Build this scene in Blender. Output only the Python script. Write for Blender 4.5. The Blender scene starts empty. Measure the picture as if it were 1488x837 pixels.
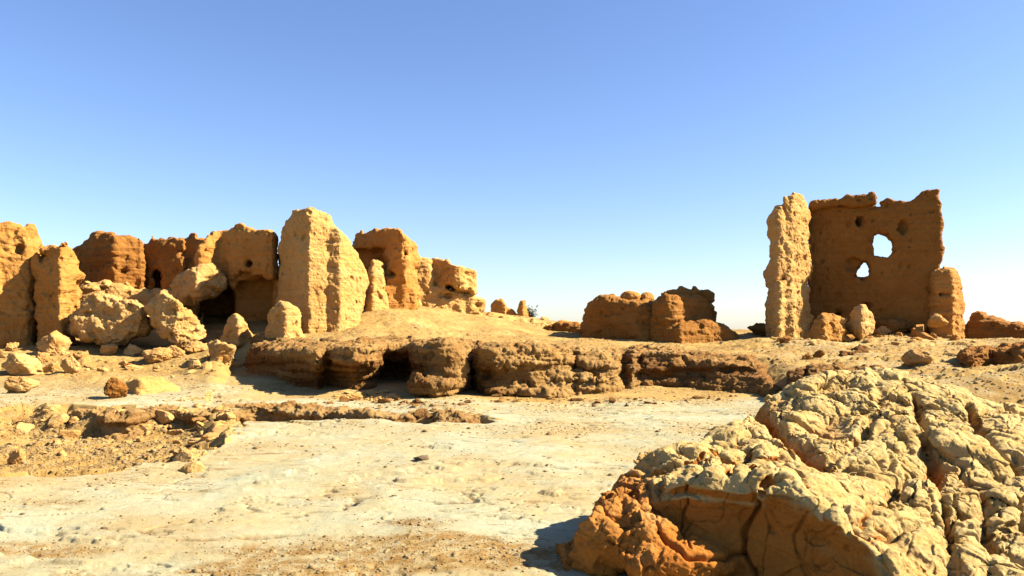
import bpy, bmesh, math, random
import numpy as np
from mathutils import Vector, Matrix

# ------------------------------------------------------------------ camera, sky, sun, exposure
S = bpy.context.scene
COL = S.collection
F, CX, HZ, H = 1124.0, 744.0, 478.0, 1.7           # focal length in photo pixels, centre, horizon row, eye height
cam = bpy.data.objects.new('camera', bpy.data.cameras.new('camera')); COL.objects.link(cam)
cam.location = (0, 0, H); cam.rotation_euler = (math.radians(90), 0, 0)
cam.data.sensor_width = 36; cam.data.lens = 36 * F / 1488
cam.data.shift_y = (HZ - 418.5) / 1488
cam.data.clip_end = 5000; cam.data.clip_start = 0.05
S.camera = cam
TILT = (HZ - 425) / F                               # the site rises gently away from the eye
SUN_AZ, SUN_EL = 93.0, 37.0                        # azimuth clockwise from +Y (straight ahead), elevation
W = bpy.data.worlds.new('World'); S.world = W; W.use_nodes = True
nt = W.node_tree
sky = nt.nodes.new('ShaderNodeTexSky'); sky.sky_type = 'NISHITA'; sky.sun_disc = False
sky.sun_elevation = math.radians(SUN_EL); sky.sun_rotation = math.radians(SUN_AZ)
sky.altitude = 300; sky.air_density = 1.0; sky.dust_density = 0.55; sky.ozone_density = 1.5
wb = nt.nodes.new('ShaderNodeVectorMath'); wb.operation = 'MULTIPLY'; wb.inputs[1].default_value = (.95, .975, 1.15)
hs = nt.nodes.new('ShaderNodeHueSaturation'); hs.inputs['Saturation'].default_value = 1.06
nt.links.new(sky.outputs[0], wb.inputs[0]); nt.links.new(wb.outputs[0], hs.inputs['Color']); nt.links.new(hs.outputs[0], nt.nodes['Background'].inputs[0])
nt.nodes['Background'].inputs[1].default_value = 0.05
az, el = math.radians(SUN_AZ), math.radians(SUN_EL)
SUNV = Vector((math.sin(az) * math.cos(el), math.cos(az) * math.cos(el), math.sin(el)))
sun = bpy.data.objects.new('sun', bpy.data.lights.new('sun', 'SUN')); COL.objects.link(sun)
sun.data.energy = 5.0; sun.data.angle = math.radians(0.5); sun.data.color = (1.0, 0.91, 0.73)
sun.rotation_euler = SUNV.to_track_quat('Z', 'Y').to_euler()
S.view_settings.view_transform = 'Standard'; S.view_settings.look = 'None'
S.view_settings.exposure = 1.92; S.view_settings.gamma = 1.0
S.cycles.max_bounces = 5; S.cycles.diffuse_bounces = 1

# ------------------------------------------------------------------ noise
U = np.uint32
def _h(i, j, k, s):
    h = i * U(0x8da6b343) ^ j * U(0xd8163841) ^ k * U(0xcb1ab31f) ^ U((s * 0x9E3779B1) & 0xffffffff)
    h ^= h >> U(15); h *= U(0x2c1b3c6d); h ^= h >> U(12); h *= U(0x297a2d39); h ^= h >> U(15)
    return h
def _gn(p, s):
    fl = np.floor(p); f = (p - fl).astype(np.float32); ii = fl.astype(np.int64).astype(np.uint32)
    w = f * f * f * (f * (f * 6 - 15) + 10)
    out = np.zeros(len(p), np.float32); q = np.float32(1 / 511.5)
    for a in (0, 1):
        wx = w[:, 0] if a else 1 - w[:, 0]
        for b in (0, 1):
            wy = w[:, 1] if b else 1 - w[:, 1]
            for c in (0, 1):
                wz = w[:, 2] if c else 1 - w[:, 2]
                h = _h(ii[:, 0] + U(a), ii[:, 1] + U(b), ii[:, 2] + U(c), s)
                g = ((h & U(1023)).astype(np.float32) * q - 1) * (f[:, 0] - a) + (((h >> U(10)) & U(1023)).astype(np.float32) * q - 1) * (f[:, 1] - b) \
                    + (((h >> U(20)) & U(1023)).astype(np.float32) * q - 1) * (f[:, 2] - c)
                out += g * wx * wy * wz
    return out * 1.4
def _chunk(fn, p, n=65536):
    return np.concatenate([fn(p[i:i + n]) for i in range(0, len(p), n)]) if len(p) > n else fn(p)
def noise(p, s=0): return _chunk(lambda q: _gn(q, s), p)
ROT = np.array(Matrix.Rotation(0.7, 3, Vector((1, 2, 3)).normalized()), np.float32)
def fbm(p, s=0, o=4, gain=.5, kind=''):
    a, t, out = 1.0, 0.0, 0
    p = p.astype(np.float32)
    for i in range(o):
        n = noise(p, s + i * 17)
        if kind == 'billow': n = np.abs(n) * 2 - .45
        elif kind == 'ridge': n = .55 - np.abs(n) * 2
        out = out + a * n; t += a; a *= gain
        p = (p @ ROT) * 2.03 + 3.7
    return out / t
def worley(p, s=0):
    def fn(p):
        fl = np.floor(p); f = (p - fl).astype(np.float32); ii = fl.astype(np.int64).astype(np.uint32)
        d1 = np.full(len(p), 9, np.float32); d2 = d1.copy(); idd = np.zeros(len(p), np.float32); ox, oy, oz = idd.copy(), idd.copy(), idd.copy(); q = np.float32(1 / 1023)
        for a in (-1, 0, 1):
            for b in (-1, 0, 1):
                for c in (-1, 0, 1):
                    h = _h(ii[:, 0] + U(a & 0xffffffff), ii[:, 1] + U(b & 0xffffffff), ii[:, 2] + U(c & 0xffffffff), s)
                    dx = a + (h & U(1023)).astype(np.float32) * q - f[:, 0]
                    dy = b + ((h >> U(10)) & U(1023)).astype(np.float32) * q - f[:, 1]
                    dz = c + ((h >> U(20)) & U(1023)).astype(np.float32) * q - f[:, 2]
                    d = dx * dx + dy * dy + dz * dz
                    n = d < d1
                    d2 = np.where(n, d1, np.minimum(d2, d)); d1 = np.where(n, d, d1)
                    ox = np.where(n, dx, ox); oy = np.where(n, dy, oy); oz = np.where(n, dz, oz)
                    idd = np.where(n, ((h * U(2654435761)) >> U(16)).astype(np.float32) / 65535, idd)
        return np.stack([np.sqrt(d1), np.sqrt(d2), idd, ox, oy, oz], 1)
    return _chunk(fn, p.astype(np.float32))
def facet(p, s=0, w=None):
    # angular breaks: every cell is a plane with its own height and tilt
    w = worley(p, s) if w is None else w
    i = w[:, 2]; a = i * 51.3; c = (i * 37.7) % 1 * 2 - 1; r_ = np.sqrt(1 - c * c)
    return (i - .5) * .5 + (np.cos(a) * r_ * w[:, 3] + np.sin(a) * r_ * w[:, 4] + c * w[:, 5]) * 1.1
def sstep(a, b, x): t = np.clip((x - a) / (b - a), 0, 1); return t * t * (3 - 2 * t)

# ------------------------------------------------------------------ where a photo pixel lies at a depth
def at(px, py, Y): return ((px - CX) / F * Y, Y, H - (py - HZ) / F * Y)
def px_of(X, Y): return CX + X / Y * F
def rbf(pts, smooth=1e-3):
    P = np.array(pts, float); n = len(P)
    d = np.hypot(P[:, None, 0] - P[None, :, 0], P[:, None, 1] - P[None, :, 1])
    A = np.zeros((n + 3, n + 3)); A[:n, :n] = d + np.eye(n) * -smooth
    Q = np.c_[np.ones(n), P[:, :2]]; A[:n, n:] = Q; A[n:, :n] = Q.T
    w = np.linalg.solve(A, np.r_[P[:, 2], np.zeros(3)])
    def ev(x, y):
        sh = np.shape(x); x = np.ravel(x); y = np.ravel(y); o = w[n] + w[n + 1] * x + w[n + 2] * y
        for i in range(n): o = o + w[i] * np.hypot(x - P[i, 0], y - P[i, 1])
        return o.reshape(sh)
    return ev
def polysdf(X, Y, P):
    P = np.array(P, float); d = np.full(np.shape(X), 1e9); s = np.ones(np.shape(X))
    for i in range(len(P)):
        a, b = P[i], P[i - 1]; e = b - a; wx = X - a[0]; wy = Y - a[1]
        t = np.clip((wx * e[0] + wy * e[1]) / max(e @ e, 1e-12), 0, 1)
        d = np.minimum(d, (wx - e[0] * t) ** 2 + (wy - e[1] * t) ** 2)
        c1 = Y >= a[1]; c2 = Y < b[1]; c3 = e[0] * wy > e[1] * wx
        s = np.where((c1 & c2 & c3) | (~c1 & ~c2 & ~c3), -s, s)
    return s * np.sqrt(d)
def polyline(X, Y, P):
    P = np.array(P, float); d = np.full(np.shape(X), 1e9)
    for a, b in zip(P[:-1], P[1:]):
        e = b - a; t = np.clip(((X - a[0]) * e[0] + (Y - a[1]) * e[1]) / max(e @ e, 1e-12), 0, 1)
        d = np.minimum(d, np.hypot(X - a[0] - e[0] * t, Y - a[1] - e[1] * t))
    return d

# ------------------------------------------------------------------ terrain height
def ctrl(L): return [((px - CX) / F * 3, math.log(Y) * 2.2, z + (TILT * Y if Y < 36 else 0)) for px, Y, z in L]
UPPER = rbf(ctrl([(-500, 12, .1), (-500, 18, .5), (-500, 30, 1), (0, 13, .0), (0, 15, .10), (0, 17, .3), (0, 20, .6), (0, 26, 1.2),
    (150, 13, .0), (150, 15, .1), (150, 17, .25), (150, 19, .5), (150, 22, 1.2), (300, 13.5, .0), (300, 15, .12), (300, 17, .35), (300, 19, .55), (300, 24, 1.2),
    (400, 14.5, .6), (400, 17, .72), (440, 14, .62), (480, 18, .78), (480, 21, 1.0), (520, 14.5, .66), (520, 16.5, .72), (560, 18, .83), (560, 20.5, 1.25), (600, 14.5, .68), (600, 17, .7),
    (600, 19, .85), (600, 22.5, 1.36), (660, 15, .66), (660, 18, .68), (660, 21, .92), (660, 23.5, 1.1), (700, 14.5, .62), (700, 17, .62), (720, 20, .7), (720, 24, .92), (720, 30, .9),
    (780, 14.5, .60), (780, 18, .56), (780, 22, .6), (780, 26, .62), (780, 32, .5), (860, 14.5, .57), (860, 18, .5), (860, 24, .45), (950, 14.5, .53), (950, 18, .44), (950, 24, .4),
    (1050, 14, .45), (1050, 18, .42), (1050, 24, .42), (1120, 12, .28), (1120, 15, .4), (1120, 20, .5), (1250, 10, .35), (1250, 14, .46), (1250, 17, .5), (1250, 20, .56), (1250, 26, .5),
    (1360, 10, .35), (1360, 14, .44), (1360, 18, .54), (1360, 21, .58), (1450, 12, .3), (1450, 16, .45), (1450, 20, .5), (1700, 10, .3), (1700, 20, .4), (2200, 14, .3),
    (744, 50, -.4), (0, 50, .8), (1488, 50, -.4), (744, 120, -9), (0, 120, -8), (1488, 120, -9), (744, 600, -50), (-300, 600, -50), (1800, 600, -50)]), .02)
LOWER = rbf(ctrl([(px, Y, z) for px, Y, z in [(-600, 4, .1), (-600, 9, .05), (0, 4, 0), (0, 6.5, .02), (0, 12, .0), (200, 5, 0), (300, 7.5, .01), (420, 10, .02), (450, 6, .0), (600, 8, .03), (600, 11, 0), (740, 4, .0),
    (750, 6.5, .02), (700, 13, -.08), (540, 13, -.08), (420, 13, -.05), (850, 9, .03), (850, 12.7, -.05), (1000, 5, -.02), (1000, 8, .02), (1050, 11.4, 0), (1000, 12.6, -.02), (1400, 4, -.05), (1400, 9, .1), (2000, 6, 0), (744, 2, 0), (0, 30, .2), (1488, 30, .2), (744, 30, 0)]]), .02)
BLX = [-400, 0, 300, 340, 375, 430, 560, 700, 900, 1000, 1060, 1130, 1300, 1700]
BLY = [13, 12.6, 13.4, 17.2, 17.0, 15.8, 16.4, 15.9, 15.9, 15.7, 15.1, 13.4, 8.6, 8.2]
BLW = [5, 5, 4.5, 2.4, 1.6, .6, .5, .5, .5, .6, 1.2, 2.0, 3, 3]
def upper(X, Y): return UPPER(X / Y * 3, np.log(Y) * 2.2)
def P2(L): return [((px - CX) / F * Y, Y) for px, Y in L]
PIT = P2([(-160, 7.4), (0, 7.0), (90, 7.05), (170, 7.3), (255, 7.75), (300, 8.15), (335, 9.0), (352, 9.9), (375, 10.6), (335, 11.3), (250, 11.35), (150, 11.2), (60, 11.3), (0, 11.0), (-60, 10.2), (-160, 9.4)])
GULLY = P2([(330, 10.1), (360, 10.15), (430, 10.2), (500, 10.15), (560, 10.05), (620, 9.85), (700, 9.95), (725, 10.1), (700, 10.7), (640, 10.6), (600, 10.75), (540, 10.7), (505, 11.15), (430, 11.35), (380, 11.6), (330, 11.4)])
def base_h(X, Y):
    px = px_of(X, Y); lo = LOWER(X / Y * 3, np.log(Y) * 2.2); up = upper(X, Y)
    yb = np.interp(px, BLX, BLY); w = np.interp(px, BLX, BLW)
    s = sstep(-.5, .5, (Y - yb) / w)
    return lo * (1 - s) + up * s, s
def crack_mask(X, Y):
    q = np.stack([X * .75 + Y * .1, Y * 1.9, 0 * X], 1); w = fbm(q * 3, 141, 3, .6) * .28
    a = np.exp(-((noise(q + w[:, None], 142)) / .022) ** 2) * sstep(.06, .26, noise(q * .7 + 9, 143) + .25 * noise(q * 3, 144))
    b = np.exp(-((noise(q * 2.2 + w[:, None] * 1.5, 145)) / .03) ** 2) * sstep(.16, .34, noise(q * .9 + 4, 146) + .2 * noise(q * 4, 147)) * .8
    return np.maximum(a, b)
def terrain(X, Y, detail=True):
    X = np.asarray(X, float); Y = np.asarray(Y, float); sh = X.shape; X = X.ravel(); Y = Y.ravel()
    z, s = base_h(X, Y)
    p = np.stack([X, Y, 0 * X], 1)
    near = Y < 60
    wob = noise(p * 1.3, 4) * .16 + noise(p * 2.8, 5) * .12 + noise(p * 7, 6) * .06
    dp = polysdf(X, Y, PIT) + wob
    pit = sstep(0.02, .75, -dp) * .2 + sstep(0, .16, -dp + noise(p * 1.3, 9) * .1) * .1
    dg = polysdf(X, Y, GULLY) + wob * .6
    gul = sstep(.0, .22, -dg) * .3
    dep = np.maximum(pit, gul)
    z = z - dep
    inpit = sstep(.0, .15, np.maximum(-dp, -dg))
    slab = (1 - s) * (1 - inpit)
    z = z + (noise(p * .55, 1) * .05 + noise(p * 1.4, 2) * .025) * (1 + s)
    if detail:
        # thin eroded crust: little stepped scarps, stretched along the slab
        q = np.stack([X * .55 + Y * .12, Y * 1.5, 0 * X], 1)
        n = fbm(q * .8, 31, 5, .55) * 3.2
        fr = n - np.floor(n); stp = np.floor(n) + sstep(.0, .05, fr)
        patch = sstep(.0, .35, noise(p * .5, 33) + .1)
        z = z + (stp * .022) * (.2 + patch) * (.5 + .5 * slab)
        n2 = fbm(np.stack([X * 1.3 + Y * .3, Y * 3.2, 0 * X], 1), 36, 4, .6) * 3; stp2 = np.floor(n2) + sstep(0, .14, n2 - np.floor(n2))
        z = z + stp2 * .012 * slab * sstep(-.05, .25, noise(p * .8, 37))
        z = z - .022 * crack_mask(X, Y) * slab
        r = fbm(p * 6, 41, 5, .6)
        z = z + r * (.008 + .03 * inpit + .025 * s * sstep(13, 17, Y))
        b = fbm(p * 3.2, 47, 4, .55, 'billow')
        z = z + b * (.006 + .09 * inpit * sstep(.1, .3, dep) * sstep(-.1, .45, noise(p * .9, 48) + sstep(10.2, 11.4, Y) * .6) + .02 * s)
        wv = noise(np.stack([X * .3, Y * .9, z * 16], 1), 49)
        z = z + wv * .02 * s
        z = z + facet(p * 2.6 + noise(p * 3, 52)[:, None] * .2, 53) * (.10 * sstep(.0, .08, -dp) * (1 - sstep(.15, .8, -dp)) + .03 * inpit + .012 * s)
        z = z + (stp * .05) * s * sstep(1040, 1150, px_of(X, Y)) * (1 - sstep(19, 20, Y)) * .8
        # gully wall is broken into lumps
        wl = worley(p * 4.2, 50)
        z = z + (.45 - wl[:, 0]) * .16 * sstep(.0, .1, -dg) * (1 - sstep(.25, .32, gul))
    return z.reshape(sh)
def ground_hit(px, py):
    Y = np.geomspace(3.5, 45, 2600); X = (px - CX) / F * Y; z = terrain(X, Y, False); zr = H - (py - HZ) / F * Y
    i = np.argmax(zr <= z) if (zr <= z).any() else len(Y) - 1
    return float(X[i]), float(Y[i]), float(z[i])

# ------------------------------------------------------------------ materials (procedural)
class N:
    def __init__(s, name):
        s.m = bpy.data.materials.new(name); s.m.use_nodes = True; s.t = s.m.node_tree; s.b = s.t.nodes['Principled BSDF']
        s.b.inputs['Roughness'].default_value = .95; s.b.inputs['Specular IOR Level'].default_value = .12
        s.geo = s.t.nodes.new('ShaderNodeNewGeometry'); s.pos = s.geo.outputs['Position']
    def n(s, t, **k):
        o = s.t.nodes.new(t)
        for a, v in k.items(): setattr(o, a, v)
        return o
    def l(s, a, b): s.t.links.new(a, b)
    def scale(s, v):
        o = s.n('ShaderNodeVectorMath', operation='MULTIPLY'); s.l(s.pos, o.inputs[0]); o.inputs[1].default_value = v; return o.outputs[0]
    def noise(s, sc, det=4, rough=.55, vec=None, dist=0):
        o = s.n('ShaderNodeTexNoise'); o.inputs['Scale'].default_value = sc; o.inputs['Detail'].default_value = det; o.inputs['Roughness'].default_value = rough; o.inputs['Distortion'].default_value = dist
        s.l(vec or s.pos, o.inputs['Vector']); return o.outputs['Fac']
    def vor(s, sc, feat='DISTANCE_TO_EDGE', vec=None):
        o = s.n('ShaderNodeTexVoronoi', feature=feat); o.inputs['Scale'].default_value = sc; s.l(vec or s.pos, o.inputs['Vector']); return o.outputs['Distance']
    def rng(s, v, a, b, c=0., d=1.):
        o = s.n('ShaderNodeMapRange'); s.l(v, o.inputs[0])
        for i, x in enumerate((a, b, c, d)): o.inputs[i + 1].default_value = x
        return o.outputs[0]
    def math(s, op, a, b=None):
        o = s.n('ShaderNodeMath', operation=op)
        for i, x in enumerate((a, b)):
            if x is None: continue
            if isinstance(x, (int, float)): o.inputs[i].default_value = x
            else: s.l(x, o.inputs[i])
        return o.outputs[0]
    def mix(s, f, a, b, al=.52):
        o = s.n('ShaderNodeMix', data_type='RGBA')
        for i, x in ((0, f), (6, a), (7, b)):
            if isinstance(x, (int, float)): o.inputs[i].default_value = x
            elif isinstance(x, tuple): o.inputs[i].default_value = (*(c * al for c in x), 1)
            else: s.l(x, o.inputs[i])
        return o.outputs[2]
    def attr(s, n): o = s.n('ShaderNodeAttribute', attribute_name=n); return o.outputs['Fac']
    def bump(s, h, st, dist, prev=None):
        o = s.n('ShaderNodeBump'); o.inputs['Strength'].default_value = st; o.inputs['Distance'].default_value = dist; s.l(h, o.inputs['Height'])
        if prev: s.l(prev, o.inputs['Normal'])
        return o.outputs[0]
def rock_mat(name, c1, c2, c3, strata=.5, fs=1.0, crust=None, sbump=.5):
    m = N(name)
    big = m.rng(m.noise(.9 * fs, 4), .35, .65)
    col = m.mix(big, c1, c2)
    st = m.rng(m.noise(1.0, 5, .6, m.scale((.35, .35, 9))), .42, .66)
    col = m.mix(m.math('MULTIPLY', st, strata), col, c3)
    sp = m.rng(m.noise(26 * fs, 6, .7), .56, .78)
    col = m.mix(m.math('MULTIPLY', sp, .45), col, tuple(x * .55 for x in c2))
    sp2 = m.rng(m.noise(11 * fs, 5, .65), .55, .75)
    col = m.mix(m.math('MULTIPLY', sp2, .4), col, tuple(min(1, x * 1.35) for x in c1))
    if crust:
        cr = m.math('MULTIPLY', m.attr('crust'), m.rng(m.noise(3.5, 5, .6), .12, .34))
        cc = m.mix(m.rng(m.noise(5, 6, .65), .4, .62), crust[0], crust[1])
        cc = m.mix(m.math('MULTIPLY', m.rng(m.noise(60, 4, .7), .55, .75), .5), cc, tuple(x * .6 for x in crust[1]))
        col = m.mix(cr, col, cc)
    m.l(col, m.b.inputs['Base Color'])
    h = m.noise(9 * fs, 9, .68)
    b = m.bump(h, .65, .06 / fs)
    b = m.bump(m.noise(1.3, 4, .6, m.scale((1.2, 1.2, 16))), sbump, .05, b)
    b = m.bump(m.noise(48 * fs, 6, .7), .8, .018 / fs, b)
    m.l(b, m.b.inputs['Normal'])
    return m.m
M_RUIN = rock_mat('weathered_earth', (.70, .325, .075), (.58, .235, .044), (.76, .41, .12), .4)
M_PALE = rock_mat('pale_earth', (.80, .46, .145), (.72, .36, .095), (.86, .56, .22), .4)
M_BROWN_SHADE = rock_mat('brown_earth_shade', (.45, .19, .040), (.33, .125, .021), (.51, .25, .062), .5)  # earth colour lowered to stand in for deep shade on turned-away walls
M_TOWER_SHADE = rock_mat('tower_earth_shade', (.47, .21, .044), (.37, .15, .027), (.52, .255, .064), .35)  # shade of the sunless walls is put into this darker colour
M_BANK_SHADE = rock_mat('bank_earth_shade', (.29, .125, .030), (.155, .058, .012), (.50, .27, .082), .8, 1.0, ((.66, .42, .155), (.56, .32, .095)))  # dark brown soil, taken darker still to carry the bank's shade
M_RIM = rock_mat('rim_crust', (.44, .245, .078), (.26, .12, .03), (.56, .38, .16), .6, 1.4)
M_STONE = rock_mat('boulder_stone', (.76, .45, .16), (.66, .33, .09), (.82, .55, .24), .25, 1.6)
M_FORE = rock_mat('cracked_outcrop', (.66, .235, .034), (.54, .175, .022), (.62, .26, .05), .3, 2.2, ((.74, .53, .215), (.66, .42, .135)), .15)
def ground_mat():
    m = N('dry_ground')
    pale, grv = m.attr('pale'), m.attr('gravel')
    ochre = m.mix(m.rng(m.noise(1.3, 5), .35, .65), (.62, .40, .13), (.54, .32, .09))
    white = m.mix(m.rng(m.noise(2.0, 6, .6, m.scale((.7, 1.3, 1))), .36, .66), (.535, .53, .36), (.54, .475, .265))
    n = m.rng(m.noise(1.6, 8, .65, m.scale((.6, 1.6, 1))), -.15, .15, -.35, .35)
    col = m.mix(m.math('ADD', pale, m.math('MULTIPLY', m.rng(m.noise(3, 6, .7), .3, .7, -.5, .5), .5)), ochre, white)
    gc = m.mix(m.rng(m.noise(30, 5, .7), .35, .62), (.48, .28, .08), (.27, .145, .04))
    gf = m.math('MULTIPLY', grv, m.rng(m.noise(9, 7, .75), .36, .56))
    col = m.mix(gf, col, gc)
    sp = m.rng(m.noise(40, 6, .75, m.scale((.6, 1.5, 1))), .60, .72)
    stn = m.math('MULTIPLY', m.rng(m.noise(1.1, 9, .72, m.scale((.55, 2.2, 1)), .4), .53, .66), m.rng(m.noise(.6, 3), .35, .6))
    col = m.mix(m.math('MULTIPLY', stn, .65), col, (.50, .34, .13))
    dash = m.math('MULTIPLY', m.rng(m.noise(5, 6, .7, m.scale((.45, 2.6, 1))), .575, .63), m.rng(m.noise(.9, 3), .42, .56))
    col = m.mix(m.math('MULTIPLY', dash, .7), col, (.36, .22, .08))
    col = m.mix(m.math('MULTIPLY', sp, .5), col, (.36, .24, .09))
    col = m.mix(m.math('MULTIPLY', m.attr('crack'), m.rng(m.noise(14, 5, .7), .3, .55, .3, .95)), col, (.22, .12, .045))
    m.l(col, m.b.inputs['Base Color'])
    b = m.bump(m.noise(7, 9, .68, m.scale((.7, 1.4, 1))), .5, .05)
    b = m.bump(m.noise(55, 6, .75), .55, .01, b)
    m.l(b, m.b.inputs['Normal']); return m.m
M_GROUND = ground_mat()
def flat_mat(name, c1, c2, sc):
    m = N(name); m.l(m.mix(m.rng(m.noise(sc, 3), .35, .65), c1, c2), m.b.inputs['Base Color']); return m.m
M_GRAVEL = flat_mat('gravel_stone', (.50, .36, .17), (.28, .17, .07), 9)
M_DARKSTONE = flat_mat('dark_stone', (.24, .17, .10), (.13, .085, .05), 14)
M_LEAF = flat_mat('dry_green_leaf', (.07, .085, .03), (.05, .06, .025), 12)
M_TWIG = flat_mat('twig', (.12, .08, .04), (.09, .06, .03), 12)

# ------------------------------------------------------------------ mesh helpers and tagging
def tag(o, label=None, cat=None, group=None, kind=None):
    for k, v in (('label', label), ('category', cat), ('group', group), ('kind', kind)):
        if v: o[k] = v
    return o
def empty(name, loc):
    o = bpy.data.objects.new(name, None); COL.objects.link(o); o.location = loc; o.empty_display_size = .2; return o
def link_mesh(name, V, Q, mat, loc=(0, 0, 0), parent=None, attrs={}):
    me = bpy.data.meshes.new(name); V = np.asarray(V, np.float32) - np.asarray(loc, np.float32)
    Q = np.asarray(Q, np.int32); k = Q.shape[1]
    me.vertices.add(len(V)); me.vertices.foreach_set('co', V.ravel())
    me.loops.add(Q.size); me.loops.foreach_set('vertex_index', Q.ravel())
    me.polygons.add(len(Q)); me.polygons.foreach_set('loop_start', np.arange(0, Q.size, k, dtype=np.int32))
    me.polygons.foreach_set('use_smooth', np.ones(len(Q), bool))
    me.update(calc_edges=True); me.validate()
    for n, a in attrs.items(): me.attributes.new(n, 'FLOAT', 'POINT').data.foreach_set('value', np.asarray(a, np.float32))
    me.materials.append(mat)
    o = bpy.data.objects.new(name, me); COL.objects.link(o)
    if parent: o.parent = parent; loc = Vector(loc) - parent.location
    o.location = loc
    return o
def surface_nets(f, o, h):
    s = f < 0; nx, ny, nz = f.shape
    cnt = np.zeros((nx - 1, ny - 1, nz - 1), np.uint8)
    for a in (0, 1):
        for b in (0, 1):
            for c in (0, 1): cnt += s[a:nx - 1 + a, b:ny - 1 + b, c:nz - 1 + c]
    I = np.argwhere((cnt > 0) & (cnt < 8)); idx = np.full(cnt.shape, -1, np.int32); idx[tuple(I.T)] = np.arange(len(I))
    acc = np.zeros((len(I), 3)); n = np.zeros(len(I)); C = np.array([(a, b, c) for a in (0, 1) for b in (0, 1) for c in (0, 1)])
    val = np.stack([f[tuple((I + c).T)] for c in C], 1)
    for i in range(8):
        for j in range(i + 1, 8):
            if np.abs(C[i] - C[j]).sum() != 1: continue
            m = (val[:, i] < 0) != (val[:, j] < 0); t = np.where(m, val[:, i] / np.where(m, val[:, i] - val[:, j], 1), 0)
            acc += np.where(m[:, None], C[i] + t[:, None] * (C[j] - C[i]), 0); n += m
    V = (I + acc / n[:, None]) * h + np.array(o)
    Q = []
    for ax in range(3):
        sl0 = [slice(None)] * 3; sl1 = [slice(None)] * 3; sl0[ax] = slice(0, -1); sl1[ax] = slice(1, None)
        A = s[tuple(sl0)]; B = s[tuple(sl1)]; E = np.argwhere(A != B); u, v = (ax + 1) % 3, (ax + 2) % 3
        ok = (E[:, u] > 0) & (E[:, v] > 0) & (E[:, u] < f.shape[u] - 1) & (E[:, v] < f.shape[v] - 1); E = E[ok]
        d = np.zeros((4, 3), int); d[1, u] = -1; d[2, u] = -1; d[2, v] = -1; d[3, v] = -1
        q = np.stack([idx[tuple((E + k).T)] for k in d], 1); fl = A[tuple(E.T)]
        q = np.where(fl[:, None], q, q[:, ::-1]); Q.append(q)
    return V, np.concatenate(Q)
def normals(V, Q):
    n = np.cross(V[Q[:, 2]] - V[Q[:, 0]], V[Q[:, 3]] - V[Q[:, 1]]); N_ = np.zeros_like(V)
    for k in range(4):
        for c in range(3): N_[:, c] += np.bincount(Q[:, k], n[:, c], len(V))
    return N_ / np.maximum(np.linalg.norm(N_, axis=1, keepdims=True), 1e-12)
def relax(V, Q, it=1):
    for _ in range(it):
        a = np.zeros_like(V); c = np.zeros(len(V))
        for k in range(4):
            for j in (1, 3):
                for d in range(3): a[:, d] += np.bincount(Q[:, k], V[Q[:, (k + j) % 4], d], len(V))
                c += np.bincount(Q[:, k], minlength=len(V))
        V = V * .5 + a / np.maximum(c, 1)[:, None] * .5
    return V
def subdiv(V, Q, n):
    if not n: return V, Q
    o = link_mesh('tmp', V, Q, M_RUIN); md = o.modifiers.new('s', 'SUBSURF'); md.levels = n; md.render_levels = n
    dg = bpy.context.evaluated_depsgraph_get(); me = bpy.data.meshes.new_from_object(o.evaluated_get(dg))
    v = np.zeros(len(me.vertices) * 3, np.float32); me.vertices.foreach_get('co', v)
    q = np.zeros(len(me.loops), np.int32); me.loops.foreach_get('vertex_index', q)
    old = o.data; bpy.data.objects.remove(o); bpy.data.meshes.remove(old); bpy.data.meshes.remove(me)
    return v.reshape(-1, 3).astype(float), q.reshape(-1, 4)
def smax(a, b, k):
    m = np.maximum(a, b); h = np.maximum(k - np.abs(a - b), 0) / k; return m + h * h * k * .25
def smin(a, b, k): return -smax(-a, -b, k)
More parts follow.
